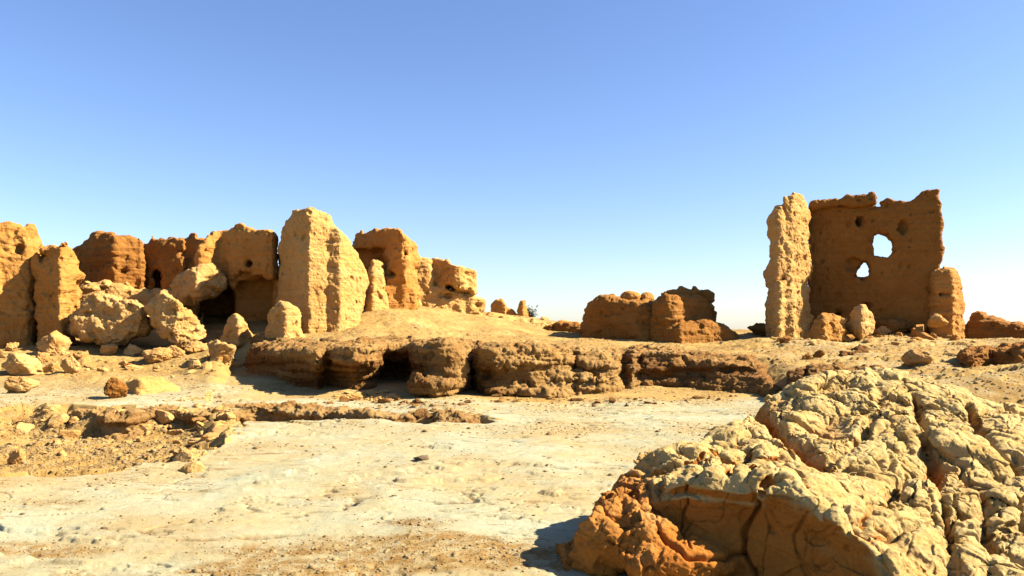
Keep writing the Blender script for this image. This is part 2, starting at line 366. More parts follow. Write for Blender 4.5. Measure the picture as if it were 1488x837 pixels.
class Field:
    def __init__(s, lo, hi, h):
        s.lo = np.array(lo, float); s.h = h
        s.xs, s.ys, s.zs = (np.arange(a, b + h, h, dtype=np.float32) for a, b in zip(lo, hi))
        s.X, s.Y, s.Z = s.xs[:, None, None], s.ys[None, :, None], s.zs[None, None, :]
        s.f = np.full((len(s.xs), len(s.ys), len(s.zs)), 1e3, np.float32); s.jag = 1.0
    def add(s, g, k=.1): s.f = smin(s.f, g, k).astype(np.float32)
    def cut(s, g, k=.05): s.f = smax(s.f, -g, k).astype(np.float32)
    def sheet(s, P, Y0):
        sl = np.mean([p[0] for p in P]) / Y0; sh = sl * (s.ys - Y0); pad = int(np.abs(sh).max() / s.h) + 3
        xe = s.xs[0] + s.h * np.arange(-pad, len(s.xs) + pad)
        D = polysdf(xe[:, None], s.zs[None, :], P)
        xx, zz = np.meshgrid(xe.astype(float), s.zs.astype(float), indexing='ij'); q = np.stack([xx.ravel(), zz.ravel(), 0 * xx.ravel() + Y0 * 3], 1)
        D = (D + s.jag * (fbm(q * 1.6, 61, 2, .5, 'ridge') * .13 + facet(q * 2.6 + noise(q * 3, 62)[:, None] * .2, 63) * .11 + noise(q * 6, 64) * .03).reshape(D.shape)).astype(np.float32); out = np.empty(s.f.shape, np.float32); n = len(s.xs)
        for j, q in enumerate(sh / s.h):
            i = int(np.floor(q)); t = q - i; a = pad - i
            out[:, j] = D[a:a + n] * (1 - t) + D[a - 1:a - 1 + n] * t
        return out
    def prism(s, poly, Y0, prof, back, batter=0, k=.3, skew=0, slant=None):
        P = [at(x, y, Y0) for x, y in poly]; P = [(a[0], a[2]) for a in P]; zt = max(p[1] for p in P)
        d2 = s.sheet(P, Y0) if slant is None else polysdf(s.X - slant * (s.Y - Y0), s.Z + 0 * s.Y + 0 * s.X, P)
        off = np.interp(px_of(s.X, s.Y), [p[0] for p in prof], [p[1] for p in prof]).astype(np.float32) if prof else 0
        fy = Y0 + off - batter * (zt - s.Z)
        bk = Y0 + back if not skew else Y0 + off + skew
        b = np.maximum((fy - s.Y) * .9, (s.Y - bk) * .9)
        return smax(d2, b, k)
    def ell(s, c, r):
        return (np.sqrt(((s.X - c[0]) / r[0]) ** 2 + ((s.Y - c[1]) / r[1]) ** 2 + ((s.Z - c[2]) / r[2]) ** 2) - 1) * min(r)
def rough(V, Q, sd, a=1.0, strata=1.0, runnel=1.0, sub=1, lump=1.0, fine=1.0, rl=1):
    V = relax(V, Q, rl); n = normals(V, Q)
    d = fbm(V * .9, sd, 2) * .11 * a + fbm(V * 2.2, sd + 3, 3, .5, 'ridge') * .05 * a * lump
    d = d + noise(V * np.array([3.2, 3.2, .45]), sd + 7) * .045 * runnel
    d = d + facet(V * np.array([1.9, 1.9, 2.4]) + noise(V * 2, sd + 8)[:, None] * .25, sd + 10) * .035 * a * lump
    V = V + n * d[:, None]
    V, Q = subdiv(V, Q, sub); n = normals(V, Q)
    wz = V[:, 2:] + .06 * noise(V * 1.1, sd + 9)[:, None]
    st = fbm(np.c_[V[:, :2] * .45, wz * 8.5], sd + 11, 3, .6)
    st2 = sstep(-.12, .12, noise(np.c_[V[:, :2] * .8, wz * 5], sd + 15)) - .5
    d = st * .022 * strata + st2 * .012 * strata
    d = d + fbm(V * 6.5, sd + 21, 4, .6, 'billow') * .018 * fine + fbm(V * 22, sd + 27, 2, .6) * .014 * fine
    d = d + fbm(V * 3.4, sd + 41, 5, .58, 'ridge') * .03 * fine
    d = d + facet(V * np.array([5, 5, 7.]) + fbm(V * 5, sd + 43, 2)[:, None] * .5, sd + 45) * .014 * fine
    gl = noise(np.c_[V[:, :2] * .35, wz * 3.3], sd + 47); d = d - .02 * strata * np.exp(-(gl / .04) ** 2) * sstep(-.2, .3, noise(V * 1.2, sd + 48))
    pit = noise(V * 5.2, sd + 31); d = d - sstep(.38, .6, pit) * .05 * fine
    return V + n * d[:, None], Q
SEED = [100]
def mass(name, prisms, mat, h=.05, holes=(), ells=(), uk=.12, parent=None, base=None, extra=None, jag=1.0, **rk):
    """one eroded mass: outlines at their own distance with a real front profile and depth, merged, holed and weathered"""
    P = [at(x, y, pr['Y']) for pr in prisms for x, y in pr['poly']]
    ya = min(pr['Y'] + min([p[1] for p in pr.get('prof') or [(0, 0)]]) - pr.get('batter', 0) * 3 for pr in prisms) - .3
    ya = max(ya, min(pr['Y'] for pr in prisms) - 3.2)
    yb = max(pr['Y'] + pr['back'] for pr in prisms) + .3
    shb = [np.mean([at(x, 0, pr['Y'])[0] for x, y in pr['poly']]) / pr['Y'] * pr['back'] for pr in prisms]
    lo = (min(p[0] for p in P) - .35 + min(0, *shb, 0), ya, min(p[2] for p in P) - .1); hi = (max(p[0] for p in P) + .35 + max(0, *shb, 0), yb, max(p[2] for p in P) + .35)
    fd = Field(lo, hi, h); fd.jag = jag
    for pr in prisms: fd.add(fd.prism(pr['poly'], pr['Y'], pr.get('prof'), pr['back'], pr.get('batter', 0), pr.get('k', .25) * .6, pr.get('skew', 0)), uk)
    for c, r in ells: fd.add(fd.ell(c, r), uk)
    for ho in holes:
        if 'poly' in ho: fd.cut(fd.prism(ho['poly'], ho['Y'], None, ho['back'], 0, .06, 0, ho.get('slant')), .06)
        else: fd.cut(fd.ell(ho['c'], ho['r']), .05)
    if extra: extra(fd)
    fd.f[0], fd.f[-1], fd.f[:, 0], fd.f[:, -1], fd.f[:, :, 0], fd.f[:, :, -1] = (1,) * 6
    V, Q = surface_nets(fd.f, fd.lo + 0, h)
    SEED[0] += 50
    V, Q = rough(V, Q, SEED[0], **rk)
    if base is None:
        x = (V[:, 0].min() + V[:, 0].max()) / 2; y = (V[:, 1].min() + V[:, 1].max()) / 2; base = (x, y, float(terrain(np.array([x]), np.array([y]), False)[0]))
    return link_mesh(name, V, Q, mat, base, parent)

# ------------------------------------------------------------------ the ground
def build_ground():
    rows = np.concatenate([np.geomspace(2.6, 4, 60, endpoint=False), np.geomspace(4, 9.6, 330, endpoint=False), np.geomspace(9.6, 12.2, 190, endpoint=False), np.geomspace(12.2, 32, 380, endpoint=False), np.geomspace(32, 900, 90)])
    ua = (np.arange(-560, 561) / 560.); u = np.concatenate([-(np.linspace(2.2, .75, 70, endpoint=False)), ua * .74, np.linspace(.75, 2.2, 71)[1:]])
    Yg, Ug = np.meshgrid(rows, u, indexing='ij'); Xg = Ug * Yg
    Z = terrain(Xg, Yg)
    X, Y = Xg.ravel(), Yg.ravel(); p = np.stack([X, Y, 0 * X], 1); px = px_of(X, Y)
    _, s = base_h(X, Y)
    wob = fbm(p * 1.6, 71, 4) * .5
    ins = np.maximum(sstep(.05, .35, -(polysdf(X, Y, PIT) + wob * .3)), sstep(.0, .15, -(polysdf(X, Y, GULLY) + wob * .1)))
    pale = (1 - s) * (1 - ins)
    pale *= 1 - sstep(12.0, 12.6, Y + wob * .6) * sstep(640, 760, px)        # orange soil under the bank
    pale *= 1 - .75 * sstep(12.2, 13.0, Y + wob * .8)
    pale = np.maximum(pale, .5 * s * sstep(1080, 1180, px) * sstep(-.1, .3, wob + .15))
    pale = np.maximum(pale, .75 * sstep(11.3, 11.6, Y) * (1 - sstep(13.5, 15.5, Y + wob)) * (1 - sstep(330, 420, px + wob * 60)))
    pale = np.maximum(pale, .5 * sstep(14, 16, Y) * (1 - sstep(16, 17.5, Y)) * sstep(400, 450, px) * (1 - sstep(600, 680, px)))
    pale = pale * (.82 + .5 * noise(p * .8, 77))
    def blob(px0, Y0, rx, ry): return np.exp(-(((px - px0) / rx) ** 2 + ((Y - Y0) / ry) ** 2))
    g = blob(520, 4.9, 210, .45) + .9 * blob(300, 4.65, 170, .25) + .7 * blob(690, 5.0, 160, .3) + .7 * blob(60, 5.1, 90, .25) + .5 * blob(560, 5.6, 130, .22) + .35 * blob(830, 7.4, 110, .4) + .35 * blob(90, 6.2, 120, .25)
    g = sstep(.15, .75, g * (1 + 1.6 * noise(np.stack([X * 1.2, Y * 3.2, 0 * X], 1), 81)) + .18 * noise(p * 5, 82))
    g = np.maximum(g, .95 * ins * sstep(-.3, .1, noise(p * 1.7, 83) + .1))
    sl = np.hypot(np.gradient(Z, axis=0) / np.gradient(Yg, axis=0), np.gradient(Z, axis=1) / np.gradient(Xg, axis=1)).ravel()
    pale *= 1 - sstep(.25, .7, sl) * np.maximum(sstep(.0, .05, s), sstep(-.25, -.05, -np.minimum(polysdf(X, Y, PIT), polysdf(X, Y, GULLY))))
    g = np.maximum(g, .75 * s * sstep(-.25, .25, fbm(p * .9, 84, 3) + .05) * (Y < 30)); g = np.maximum(g, .5 * (1 - pale) * sstep(-.2, .2, noise(p * 1.1, 85)) * (Y < 16))
    nr, nc = Z.shape; i = np.arange(nr * nc).reshape(nr, nc)
    Q = np.stack([i[:-1, :-1], i[:-1, 1:], i[1:, 1:], i[1:, :-1]], -1).reshape(-1, 4)
    o = link_mesh('ground', np.stack([X, Y, Z.ravel()], 1), Q, M_GROUND, attrs={'crack': crack_mask(X, Y) * (1 - s) * (1 - ins) * (Y < 13), 'pale': np.clip(pale, 0, 1), 'gravel': np.clip(g, 0, 1)})
    tag(o, 'pale dry crusted ground with ochre soil and gravel patches', kind='structure')
build_ground()

# ------------------------------------------------------------------ the eroded bank across the middle
def ledge_mesh(FX, FY, lo, hi, h, top, un, ba, nb, ks, sd, lumps=(), step=.1, **rk):
    """a rock ledge: its front edge given in plan, its top following the terrain, undercut and layered"""
    fd = Field(lo, hi, h); Z0 = TILT * fd.Y
    px = px_of(fd.X, fd.Y); fy = np.interp(px, FX, FY); zr = fd.Z - Z0
    q3 = np.stack(np.broadcast_arrays(fd.X * 1.5, fd.Y * .8, (fd.Z - .5) * 2.0), -1).reshape(-1, 3)
    n = fbm(q3, sd, 3, .55).reshape(fd.f.shape) * nb
    q4 = np.stack(np.broadcast_arrays(fd.X * .7, fd.Y * .5, zr * 7 + fd.X * .35), -1).reshape(-1, 3)
    n = n + (sstep(-.1, .1, noise(q4, sd + 4)).reshape(fd.f.shape) - .5) * step
    xg, yg = np.meshgrid(fd.xs.astype(float), fd.ys.astype(float), indexing='ij')
    T = top(xg, yg, px[:, :, 0], fy[:, :, 0])[:, :, None]
    un = np.interp(px, *un) if isinstance(un, tuple) else un; ba = np.interp(px, *ba) if isinstance(ba, tuple) else ba
    fd.add(smax(fd.Z - T, (fy + un * np.exp(-((zr - .08) / .3) ** 2) + n + ba * (zr - .2) - fd.Y) * .6, ks), .01)
    for a, b, Y, r in lumps: fd.add(fd.ell(at(a, b, Y), r), .12)
    fd.f[0], fd.f[-1], fd.f[:, 0], fd.f[:, -1], fd.f[:, :, 0], fd.f[:, :, -1] = (1,) * 6
    V, Q = surface_nets(fd.f, fd.lo, fd.h)
    return rough(V, Q, sd + 900, **rk)
def rip(x, y, f, sd): return noise(np.stack([x.ravel() * f, y.ravel() * f, 0 * x.ravel()], 1), sd).reshape(x.shape)
def build_bank():
    FX = [300, 345, 380, 430, 462, 473, 492, 515, 534, 546, 556, 575, 594, 602, 612, 640, 665, 679, 684, 689, 694, 720, 760, 800, 829, 836, 842, 870, 898, 906, 911, 918, 925, 930, 938, 975, 1000, 1030, 1060, 1085, 1110, 1140, 1180]
    FY = [17.4, 16.7, 15.5, 14.0, 13.3, 13.9, 13.45, 13.2, 13.35, 13.8, 14.9, 15.0, 14.9, 14.2, 13.4, 13.0, 13.15, 13.4, 14.6, 14.6, 13.25, 13.05, 13.15, 13.3, 13.5, 13.7, 13.5, 13.4, 13.6, 14.1, 13.95, 13.65, 13.85, 14.1, 13.9, 13.75, 13.8, 13.45, 13.2, 13.1, 12.8, 12.4, 11.9]
    def top(x, y, px, fy):
        return upper(x, y) + rip(x, y, 1.5, 91) * .09 + rip(x, y, 4, 92) * .03 + .04 - .55 * sstep(1.9, 3.3, y - fy) - .9 * sstep(1095, 1180, px) - .8 * (1 - sstep(325, 385, px)) + .06 * sstep(600, 640, px) * (1 - sstep(670, 700, px))
    V, Q = ledge_mesh(FX, FY, (-6.6, 11.8, -.1), (5.6, 18.8, 2.2), .036, top,
        ([340, 400, 470, 540, 600, 650, 690, 730, 760, 830, 850, 930, 950, 1060, 1130], [.1, .5, .7, 1.0, 1.1, .2, .3, .1, .05, .0, .05, .1, .3, .2, .0]),
        ([340, 470, 600, 700, 760, 830, 900, 960, 1060, 1130], [.3, -.1, -.15, .1, .5, .9, 1.2, .9, 1.4, 1.6]), .3, .1, 95,
        ((632, 562, 13.0, (.42, .38, .2)), (655, 535, 13.2, (.32, .3, .42))), .16, a=.9, strata=2.0, runnel=.3, sub=1, fine=1.7, lump=1.2)
    bx = px_of(V[:, 0], V[:, 1]) + 50 * noise(V * 1.2, 97); zt = V[:, 2] - TILT * V[:, 1]
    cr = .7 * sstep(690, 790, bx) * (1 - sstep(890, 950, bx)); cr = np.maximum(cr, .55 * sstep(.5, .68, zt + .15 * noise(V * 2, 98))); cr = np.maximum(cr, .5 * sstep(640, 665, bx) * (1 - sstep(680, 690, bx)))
    o = link_mesh('terrain_bank', V, Q, M_BANK_SHADE, attrs={'crust': np.clip(cr * (.75 + .5 * noise(V * 3, 99)), 0, 1)}); tag(o, 'low eroded earth bank with dark hollows crossing the middle', kind='structure')
build_bank()
def build_rim():
    FX = [-140, -60, -10, 40, 90, 130, 150, 165, 195, 215, 250, 280, 300, 340, 380, 430, 470, 503, 512, 525, 560, 600, 612, 628, 640, 665, 695, 715, 750]
    FY = [9.6, 10.3, 10.9, 11.2, 11.15, 11.0, 10.7, 10.6, 10.75, 11.05, 11.2, 11.05, 11.25, 11.35, 11.5, 11.25, 11.2, 11.1, 10.75, 10.6, 10.5, 10.65, 10.85, 10.8, 10.4, 10.3, 10.4, 10.2, 9.9]
    lot = lambda x, y: LOWER(x / y * 3, np.log(y) * 2.2)
    def top(x, y, px, fy):
        return lot(x, y) + rip(x, y, 1.6, 191) * .05 + rip(x, y, 5, 192) * .055 - .05 * np.exp(-((px - 618) / 9) ** 2) + .005 - .3 * sstep(.35, .9, y - fy) + .06 * np.exp(-((px - 660) / 22) ** 2) + .04 * np.exp(-((px - 530) / 18) ** 2) - .35 * sstep(690, 740, px)
    V, Q = ledge_mesh(FX, FY, (-8.4, 9.4, -.1), (.1, 12.6, .85), .026, top, .0, .25, .28, .05, 195, (), .12, a=.5, strata=1.2, runnel=.2, sub=1, fine=1.6, lump=1.6)
    o = link_mesh('terrain_rim', V, Q, M_RIM); tag(o, 'broken crust edge along the far side of the pit and gully', kind='structure')
build_rim()

# ------------------------------------------------------------------ ruins on the left
def poly(*a): return list(zip(a[::2], a[1::2]))
def pr(Y, back, p, prof=None, batter=0, k=.25, skew=0): return dict(Y=Y, back=back, poly=p, prof=prof, batter=batter, k=k, skew=skew)
o = mass('ruined_wall', [pr(18.6, 2.2, poly(-120, 335, -40, 327, 0, 325, 22, 322, 50, 324, 60, 332, 62, 360, 58, 395, 58, 520, -120, 520), [(-120, -.9), (40, .1), (62, .6)], .05, .3)], M_RUIN, lump=1.4, holes=[dict(c=at(47, 362, 18.7), r=(.07, .3, .12)), dict(c=at(25, 362, 18.6), r=(.1, .25, .12))])
tag(o, 'tall sunlit ruined wall cut off by the left edge of the picture', 'ruined wall', 'earthen ruins')
o = mass('earth_pillar', [pr(18.2, 1.3, poly(50, 520, 50, 470, 49, 430, 51, 385, 56, 364, 74, 357, 100, 357, 112, 364, 117, 384, 121, 397, 113, 409, 113, 424, 112, 440, 112, 470, 108, 520), [(45, .5), (86, -.06), (92, .0), (125, .75)], .06, .22)], M_RUIN, h=.04, strata=1.2)
tag(o, 'stocky round-topped earth pillar beside the wall at the left edge', 'pillar', 'earthen ruins')
o = mass('ruined_wall', [pr(22.6, 2, poly(105, 450, 109, 390, 107, 372, 112, 356, 128, 343, 150, 337, 172, 336, 192, 340, 202, 350, 204, 450), [(100, .6), (165, -.15), (204, .3)], .08, .35),
    pr(22.9, 1.6, poly(165, 450, 165, 360, 175, 349, 195, 345, 212, 348, 226, 343, 250, 341, 268, 345, 284, 341, 300, 346, 316, 356, 330, 370, 330, 450), [(165, .5), (206, -.1), (208, .45), (268, -.05), (270, .25), (330, -.35)], .04, .2)],
    M_BROWN_SHADE, holes=[dict(poly=poly(219, 440, 220, 395, 224, 384, 238, 383, 243, 392, 243, 440), Y=22, back=2.2), dict(c=at(262, 367, 22.8), r=(.12, .4, .12)), dict(c=at(183, 395, 22.8), r=(.16, .5, .06))], strata=1.2, lump=1.3)
tag(o, 'long brown ruined wall with a dark doorway, behind the two big boulders', 'ruined wall', 'earthen ruins')
o = mass('terrain_mound', [pr(19.6, 3.6, poly(92, 540, 92, 460, 104, 425, 118, 410, 140, 408, 180, 413, 240, 419, 285, 424, 300, 440, 300, 540), [(92, .3), (200, .5), (300, .7)], 0, .6)], M_PALE, a=.7, lump=.5, strata=1.3)
tag(o, 'pale earth mound under the long brown wall', kind='structure')
o = mass('ruined_wall', [pr(19.5, 2.0, poly(286, 356, 300, 347, 322, 339, 350, 327, 364, 331, 374, 339, 394, 337, 404, 343, 406, 402, 372, 399, 340, 397, 322, 408, 300, 404, 284, 392), [(284, -.4), (318, .28), (326, .3), (394, -.3), (398, -.28), (408, .3)], 0, .16),
    pr(19.7, 3.2, poly(250, 540, 250, 400, 300, 392, 345, 392, 420, 392, 420, 540), [(250, .3), (420, .1)], 0, .12)], M_RUIN, holes=[dict(c=at(361, 382, 19.5), r=(.13, .55, .11)), dict(poly=poly(258, 530, 258, 425, 270, 408, 300, 402, 330, 402, 340, 420, 343, 530), Y=18.5, back=4.0, slant=-.35), dict(poly=poly(336, 530, 336, 420, 345, 402, 380, 400, 400, 402, 402, 530), Y=18.5, back=2.0, slant=-.35)], strata=1.4, lump=.8)
tag(o, 'block with a round hole and pointed top above the dark cave', 'ruined wall', 'earthen ruins')
o = mass('hanging_rock', [pr(18.8, 1.4, poly(243, 434, 248, 412, 262, 398, 285, 388, 300, 386, 318, 391, 334, 402, 332, 416, 318, 426, 300, 434, 278, 442, 258, 442), [(243, .5), (285, -.05), (334, .7)], 0, .6)], M_STONE, h=.04, lump=1.8, a=1.2, jag=.5)
tag(o, 'rough lump of earth jutting out over the dark cave', 'rock', 'earthen ruins')
B = at(455, 482, 18.9)
o = mass('earth_pillar', [pr(18.2, 2.4, poly(400, 520, 400, 440, 402, 400, 403, 360, 404, 332, 411, 314, 424, 304, 445, 300, 466, 302, 481, 311, 491, 328, 504, 342, 514, 366, 520, 400, 514, 440, 508, 478, 508, 520), [(398, 1.2), (440, .12), (449, 0), (476, .3), (520, .9)], .04, .16),
    pr(18.4, 2.2, poly(466, 520, 472, 470, 470, 420, 474, 345, 490, 327, 505, 340, 520, 361, 530, 384, 535, 404, 533, 424, 528, 440, 524, 470, 524, 520), [(466, .5), (480, .12), (494, .1), (536, 1.0)], .08, .15)], M_PALE, h=.036, uk=.08, lump=.7, a=.9, runnel=.7, strata=.6, base=B, fine=1.0, jag=.45)
tag(o, 'tallest earth pillar with a shaded left face, left of the picture centre', 'pillar', 'earthen ruins')
o = mass('ruined_wall', [pr(21.6, 1.9, poly(513, 460, 514, 344, 520, 336, 545, 333, 575, 332, 590, 336, 599, 346, 605, 357, 604, 380, 608, 460), [(510, .75), (553, .3), (584, -.25), (590, -.2), (610, .5)], .03, .18), pr(21.3, 1, poly(552, 470, 556, 410, 565, 402, 590, 400, 608, 420, 612, 470), [(550, 0), (612, .3)], .15, .2)],
    M_RUIN, holes=[dict(poly=poly(512, 412, 514, 352, 540, 347, 560, 350, 563, 380, 560, 412), Y=20.9, back=1.6), dict(c=at(588, 368, 21.4), r=(.06, .25, .09)), dict(c=at(597, 370, 21.5), r=(.04, .25, .09)), dict(c=at(568, 398, 21.4), r=(.2, .4, .14))], strata=1.1)
tag(o, 'ruined block with a deep shaded hollow, right of the tallest pillar', 'ruined wall', 'earthen ruins')
o = mass('earth_pinnacle', [pr(20.9, .9, poly(530, 470, 535, 425, 537, 388, 543, 379, 553, 380, 558, 390, 560, 425, 568, 470), [(530, .1), (542, 0), (568, .4)], .12, .2)], M_PALE, h=.04, a=.6, jag=.4)
tag(o, 'small pale pinnacle standing in front of the hollow ruined block', 'pinnacle', 'earthen ruins')
o = mass('ruined_wall', [pr(24.2, 1.6, poly(624, 418, 626, 384, 631, 375, 650, 377, 662, 385, 690, 394, 693, 430, 680, 424, 655, 416), [(624, .45), (660, -.2), (668, -.2), (694, .4)], 0, .12),
    pr(24.3, 2.0, poly(596, 490, 602, 374, 612, 375, 626, 381, 630, 414, 660, 420, 692, 431, 704, 437, 705, 490), [(596, -.2), (705, .5)], .12, .25)], M_PALE, holes=[dict(c=at(650, 430, 24.2), r=(.16, .35, .14)), dict(c=at(694, 443, 24.4), r=(.18, .35, .13)), dict(c=at(640, 428, 24.1), r=(.1, .3, .1))], strata=1.5, jag=.5)
tag(o, 'stepped pale ruin with a blocky top at the right end of the left ruins', 'ruined wall', 'earthen ruins')
o = mass('ruined_wall', [pr(33, .9, poly(710, 475, 713, 442, 721, 435, 730, 434, 736, 443, 746, 449, 752, 458, 756, 475), [(710, .2), (735, .1), (736, .5), (756, .6)], 0, .15), pr(33.2, 1.2, poly(748, 475, 752, 452, 756, 437, 764, 436, 767, 450, 768, 475), [(748, .1), (760, 0), (768, .3)], 0, .12)], M_RUIN, h=.035, a=.3, lump=.4, fine=.6, jag=.5)
tag(o, 'small far ruin with two stubs and a low saddle', 'ruined wall', 'earthen ruins')
o = mass('terrain_mound', [pr(24.5, 3, poly(640, 530, 676, 478, 692, 462, 710, 457, 745, 460, 790, 467, 848, 470, 870, 480, 880, 530), [(640, .5), (880, 0)], 1.3, .4)], M_PALE, a=.5, lump=.4, strata=2.2)
tag(o, 'low layered sand mound behind the bank', kind='structure')
o = mass('rock_ledge', [pr(22.4, 1.6, poly(782, 505, 784, 482, 792, 475, 815, 471, 850, 470, 870, 475, 870, 505), [(782, .4), (870, -.3)], .3, .25)], M_BROWN_SHADE, h=.04, strata=2.4, a=.5)
tag(o, 'dark layered ledge just left of the middle rock mass', 'rock ledge')

# ------------------------------------------------------------------ rock mass in the middle distance
B = at(945, 492, 20.2)
g = empty('eroded_ruin', B); tag(g, 'broad brown eroded ruin with two knobs on top, in the middle distance', 'ruin', 'earthen ruins')
mass('wall', [pr(19.9, 2.2, poly(843, 520, 845, 472, 850, 446, 858, 434, 872, 431, 900, 431, 935, 433, 955, 440, 965, 520), [(843, 1.1), (880, .35), (925, -.1), (970, .1)], .12, .4)], M_TOWER_SHADE, h=.045, parent=g, base=B, strata=1.8, jag=.6)
mass('wall', [pr(19.4, 2.0, poly(940, 520, 944, 445, 958, 430, 985, 429, 1012, 427, 1030, 432, 1040, 442, 1043, 464, 1030, 472, 1000, 470, 990, 480, 980, 520), [(930, .9), (968, -.1), (980, -.1), (1046, 1.4)], .12, .4), pr(19.0, 2.2, poly(950, 520, 968, 484, 988, 470, 1012, 466, 1040, 467, 1060, 474, 1074, 488, 1084, 520), [(950, .7), (988, .0), (1084, .9)], .3, .3)], M_TOWER_SHADE, h=.04, parent=g, base=B, strata=1.8, jag=.5)
mass('wall', [pr(20.6, 1.4, poly(955, 460, 960, 430, 972, 421, 1000, 418, 1024, 419, 1034, 427, 1040, 450, 1040, 470), [(955, .2), (1010, -.1), (1040, .4)], 0, .15)], M_TOWER_SHADE, h=.045, parent=g, base=B)
for x, y, r in ((917, 428, (.28, .3, .19)), (940, 430, (.2, .25, .17))):
    mass('knob', [pr(20.6, .6, poly(x - 3, y + 14, x - 3, y, x + 3, y, x + 3, y + 14), None, 0, .2)], M_RUIN, h=.035, parent=g, base=B, ells=[(at(x, y + 5, 20.9), r)], a=.4)

# ------------------------------------------------------------------ the tower-like ruin on the right
B = at(1260, 490, 20.6)
g = empty('ruined_tower', B); tag(g, 'high ruined tower wall pierced by two windows, on the right', 'ruined tower', 'earthen ruins')
WP = [(1165, .9), (1368, -.55)]
def niche(x, y, rx, rz, d): return dict(c=at(x, y, 20.3 + np.interp(x, [1165, 1368], [.9, -.55])), r=(rx * 20 / F, d, rz * 20 / F))
mass('wall', [pr(20.3, 1.3, poly(1166, 520, 1168, 400, 1169, 300, 1174, 288, 1180, 292, 1269, 292, 1273, 297, 1288, 290, 1300, 292, 1313, 294, 1331, 287, 1345, 282, 1361, 281, 1366, 303, 1369, 325, 1369, 360, 1366, 390, 1368, 520), WP, .02, .1, .6)], M_TOWER_SHADE, h=.036, parent=g, base=B,
    holes=[dict(poly=poly(1270, 365, 1268, 342, 1270, 330, 1279, 327, 1293, 333, 1300, 344, 1301, 361, 1293, 368), Y=19.2, back=4, slant=.45), dict(poly=poly(1241, 396, 1245, 383, 1252, 374, 1259, 371, 1264, 379, 1264, 397), Y=19.2, back=4, slant=.45),
           niche(1238, 384, 13, 11, .16), niche(1250, 322, 6.5, 9, .55), niche(1313, 330, 6, 11, .22), niche(1219, 456, 5, 4, .4), niche(1258, 445, 7, 6, .3), niche(1255, 405, 4, 3, .2)],
    a=.45, lump=.7, strata=.6, runnel=.5, fine=.9, jag=.6)
mass('coping', [pr(20.25, 1.2, poly(1173, 297, 1174, 286, 1180, 284, 1225, 282, 1250, 279, 1268, 280, 1272, 284, 1270, 297), [(1173, .75), (1272, .0)], 0, .1, .75)], M_TOWER_SHADE, h=.032, parent=g, base=B, a=.35, strata=.5, lump=.8, jag=.4)
mass('pier', [pr(19.5, 1.2, poly(1116, 330, 1119, 311, 1128, 300, 1139, 297, 1152, 299, 1158, 332, 1161, 364, 1158, 400, 1138, 405, 1124, 416, 1114, 414, 1110, 393, 1120, 371, 1122, 357, 1118, 342), [(1108, .4), (1128, 0), (1164, .3)], 0, .35),
    pr(19.4, 1.2, poly(1112, 500, 1114, 470, 1118, 440, 1121, 418, 1127, 407, 1148, 403, 1158, 408, 1162, 500), [(1110, .45), (1130, 0), (1165, .4)], .05, .25),
    pr(19.6, 1.5, poly(1136, 300, 1137, 284, 1150, 280, 1165, 280, 1174, 287, 1176, 332, 1181, 384, 1176, 410, 1178, 468, 1176, 510, 1140, 510, 1140, 300), [(1136, -.05), (1152, 0), (1182, .85)], 0, .15)], M_PALE, h=.034, parent=g, base=B, runnel=1.5, lump=1.1, strata=.7, a=.8, uk=.03, jag=.7)
mass('pier', [pr(19.5, 1.5, poly(1343, 520, 1346, 400, 1352, 391, 1372, 388, 1386, 390, 1395, 414, 1400, 440, 1400, 462, 1404, 482, 1418, 500, 1420, 520), [(1343, .5), (1358, .1), (1384, -.1), (1420, .7)], .1, .45)], M_RUIN, h=.034, parent=g, base=B,
    holes=[dict(c=at(x, y, 19.45), r=(r, .25, r)) for x, y, r in ((1357, 428, .035), (1363, 428, .035), (1370, 428, .06), (1377, 428, .035), (1361, 447, .055))], a=.5, strata=1.2, jag=.5)

# ------------------------------------------------------------------ layered ledges at the right edge
o = mass('rock_ledge', [pr(19.2, 2.5, poly(1398, 530, 1402, 468, 1410, 460, 1440, 459, 1455, 466, 1488, 476, 1620, 488, 1620, 530), [(1398, .8), (1620, -1)], .2, .25)], M_BROWN_SHADE, strata=2.2, a=.6)
tag(o, 'long layered ledge behind the tower, at the right edge', 'rock ledge')
o = mass('rock_ledge', [pr(13.0, 2.4, poly(1362, 600, 1374, 552, 1390, 536, 1400, 518, 1424, 508, 1488, 505, 1620, 508, 1620, 600), [(1362, 1.3), (1398, .2), (1412, -.1), (1440, .5), (1480, -.3), (1620, -.3)], .35, .2)], M_BROWN_SHADE, h=.03, strata=2.6, a=.9, lump=1.6, fine=1.6)
tag(o, 'dark jagged layered ledge behind the cracked outcrop, right edge', 'rock ledge')
o = mass('rock_ledge', [pr(15.2, 1.4, poly(1186, 545, 1196, 521, 1215, 513, 1245, 509, 1275, 512, 1292, 520, 1310, 545), [(1186, .7), (1225, -.05), (1310, .5)], .6, .15)], M_BANK_SHADE, h=.03, strata=2.2, a=.5, fine=1.4)
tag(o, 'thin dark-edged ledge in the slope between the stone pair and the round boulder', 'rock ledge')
o = mass('rock_ledge', [pr(11.6, 1.6, poly(1130, 590, 1140, 552, 1160, 542, 1200, 536, 1250, 534, 1290, 540, 1320, 590), [(1130, .8), (1175, -.05), (1320, .4)], .8, .2)], M_BANK_SHADE, h=.03, strata=2.0, a=.6, fine=1.4)
tag(o, 'low layered shelf just behind the top of the cracked outcrop', 'rock ledge')

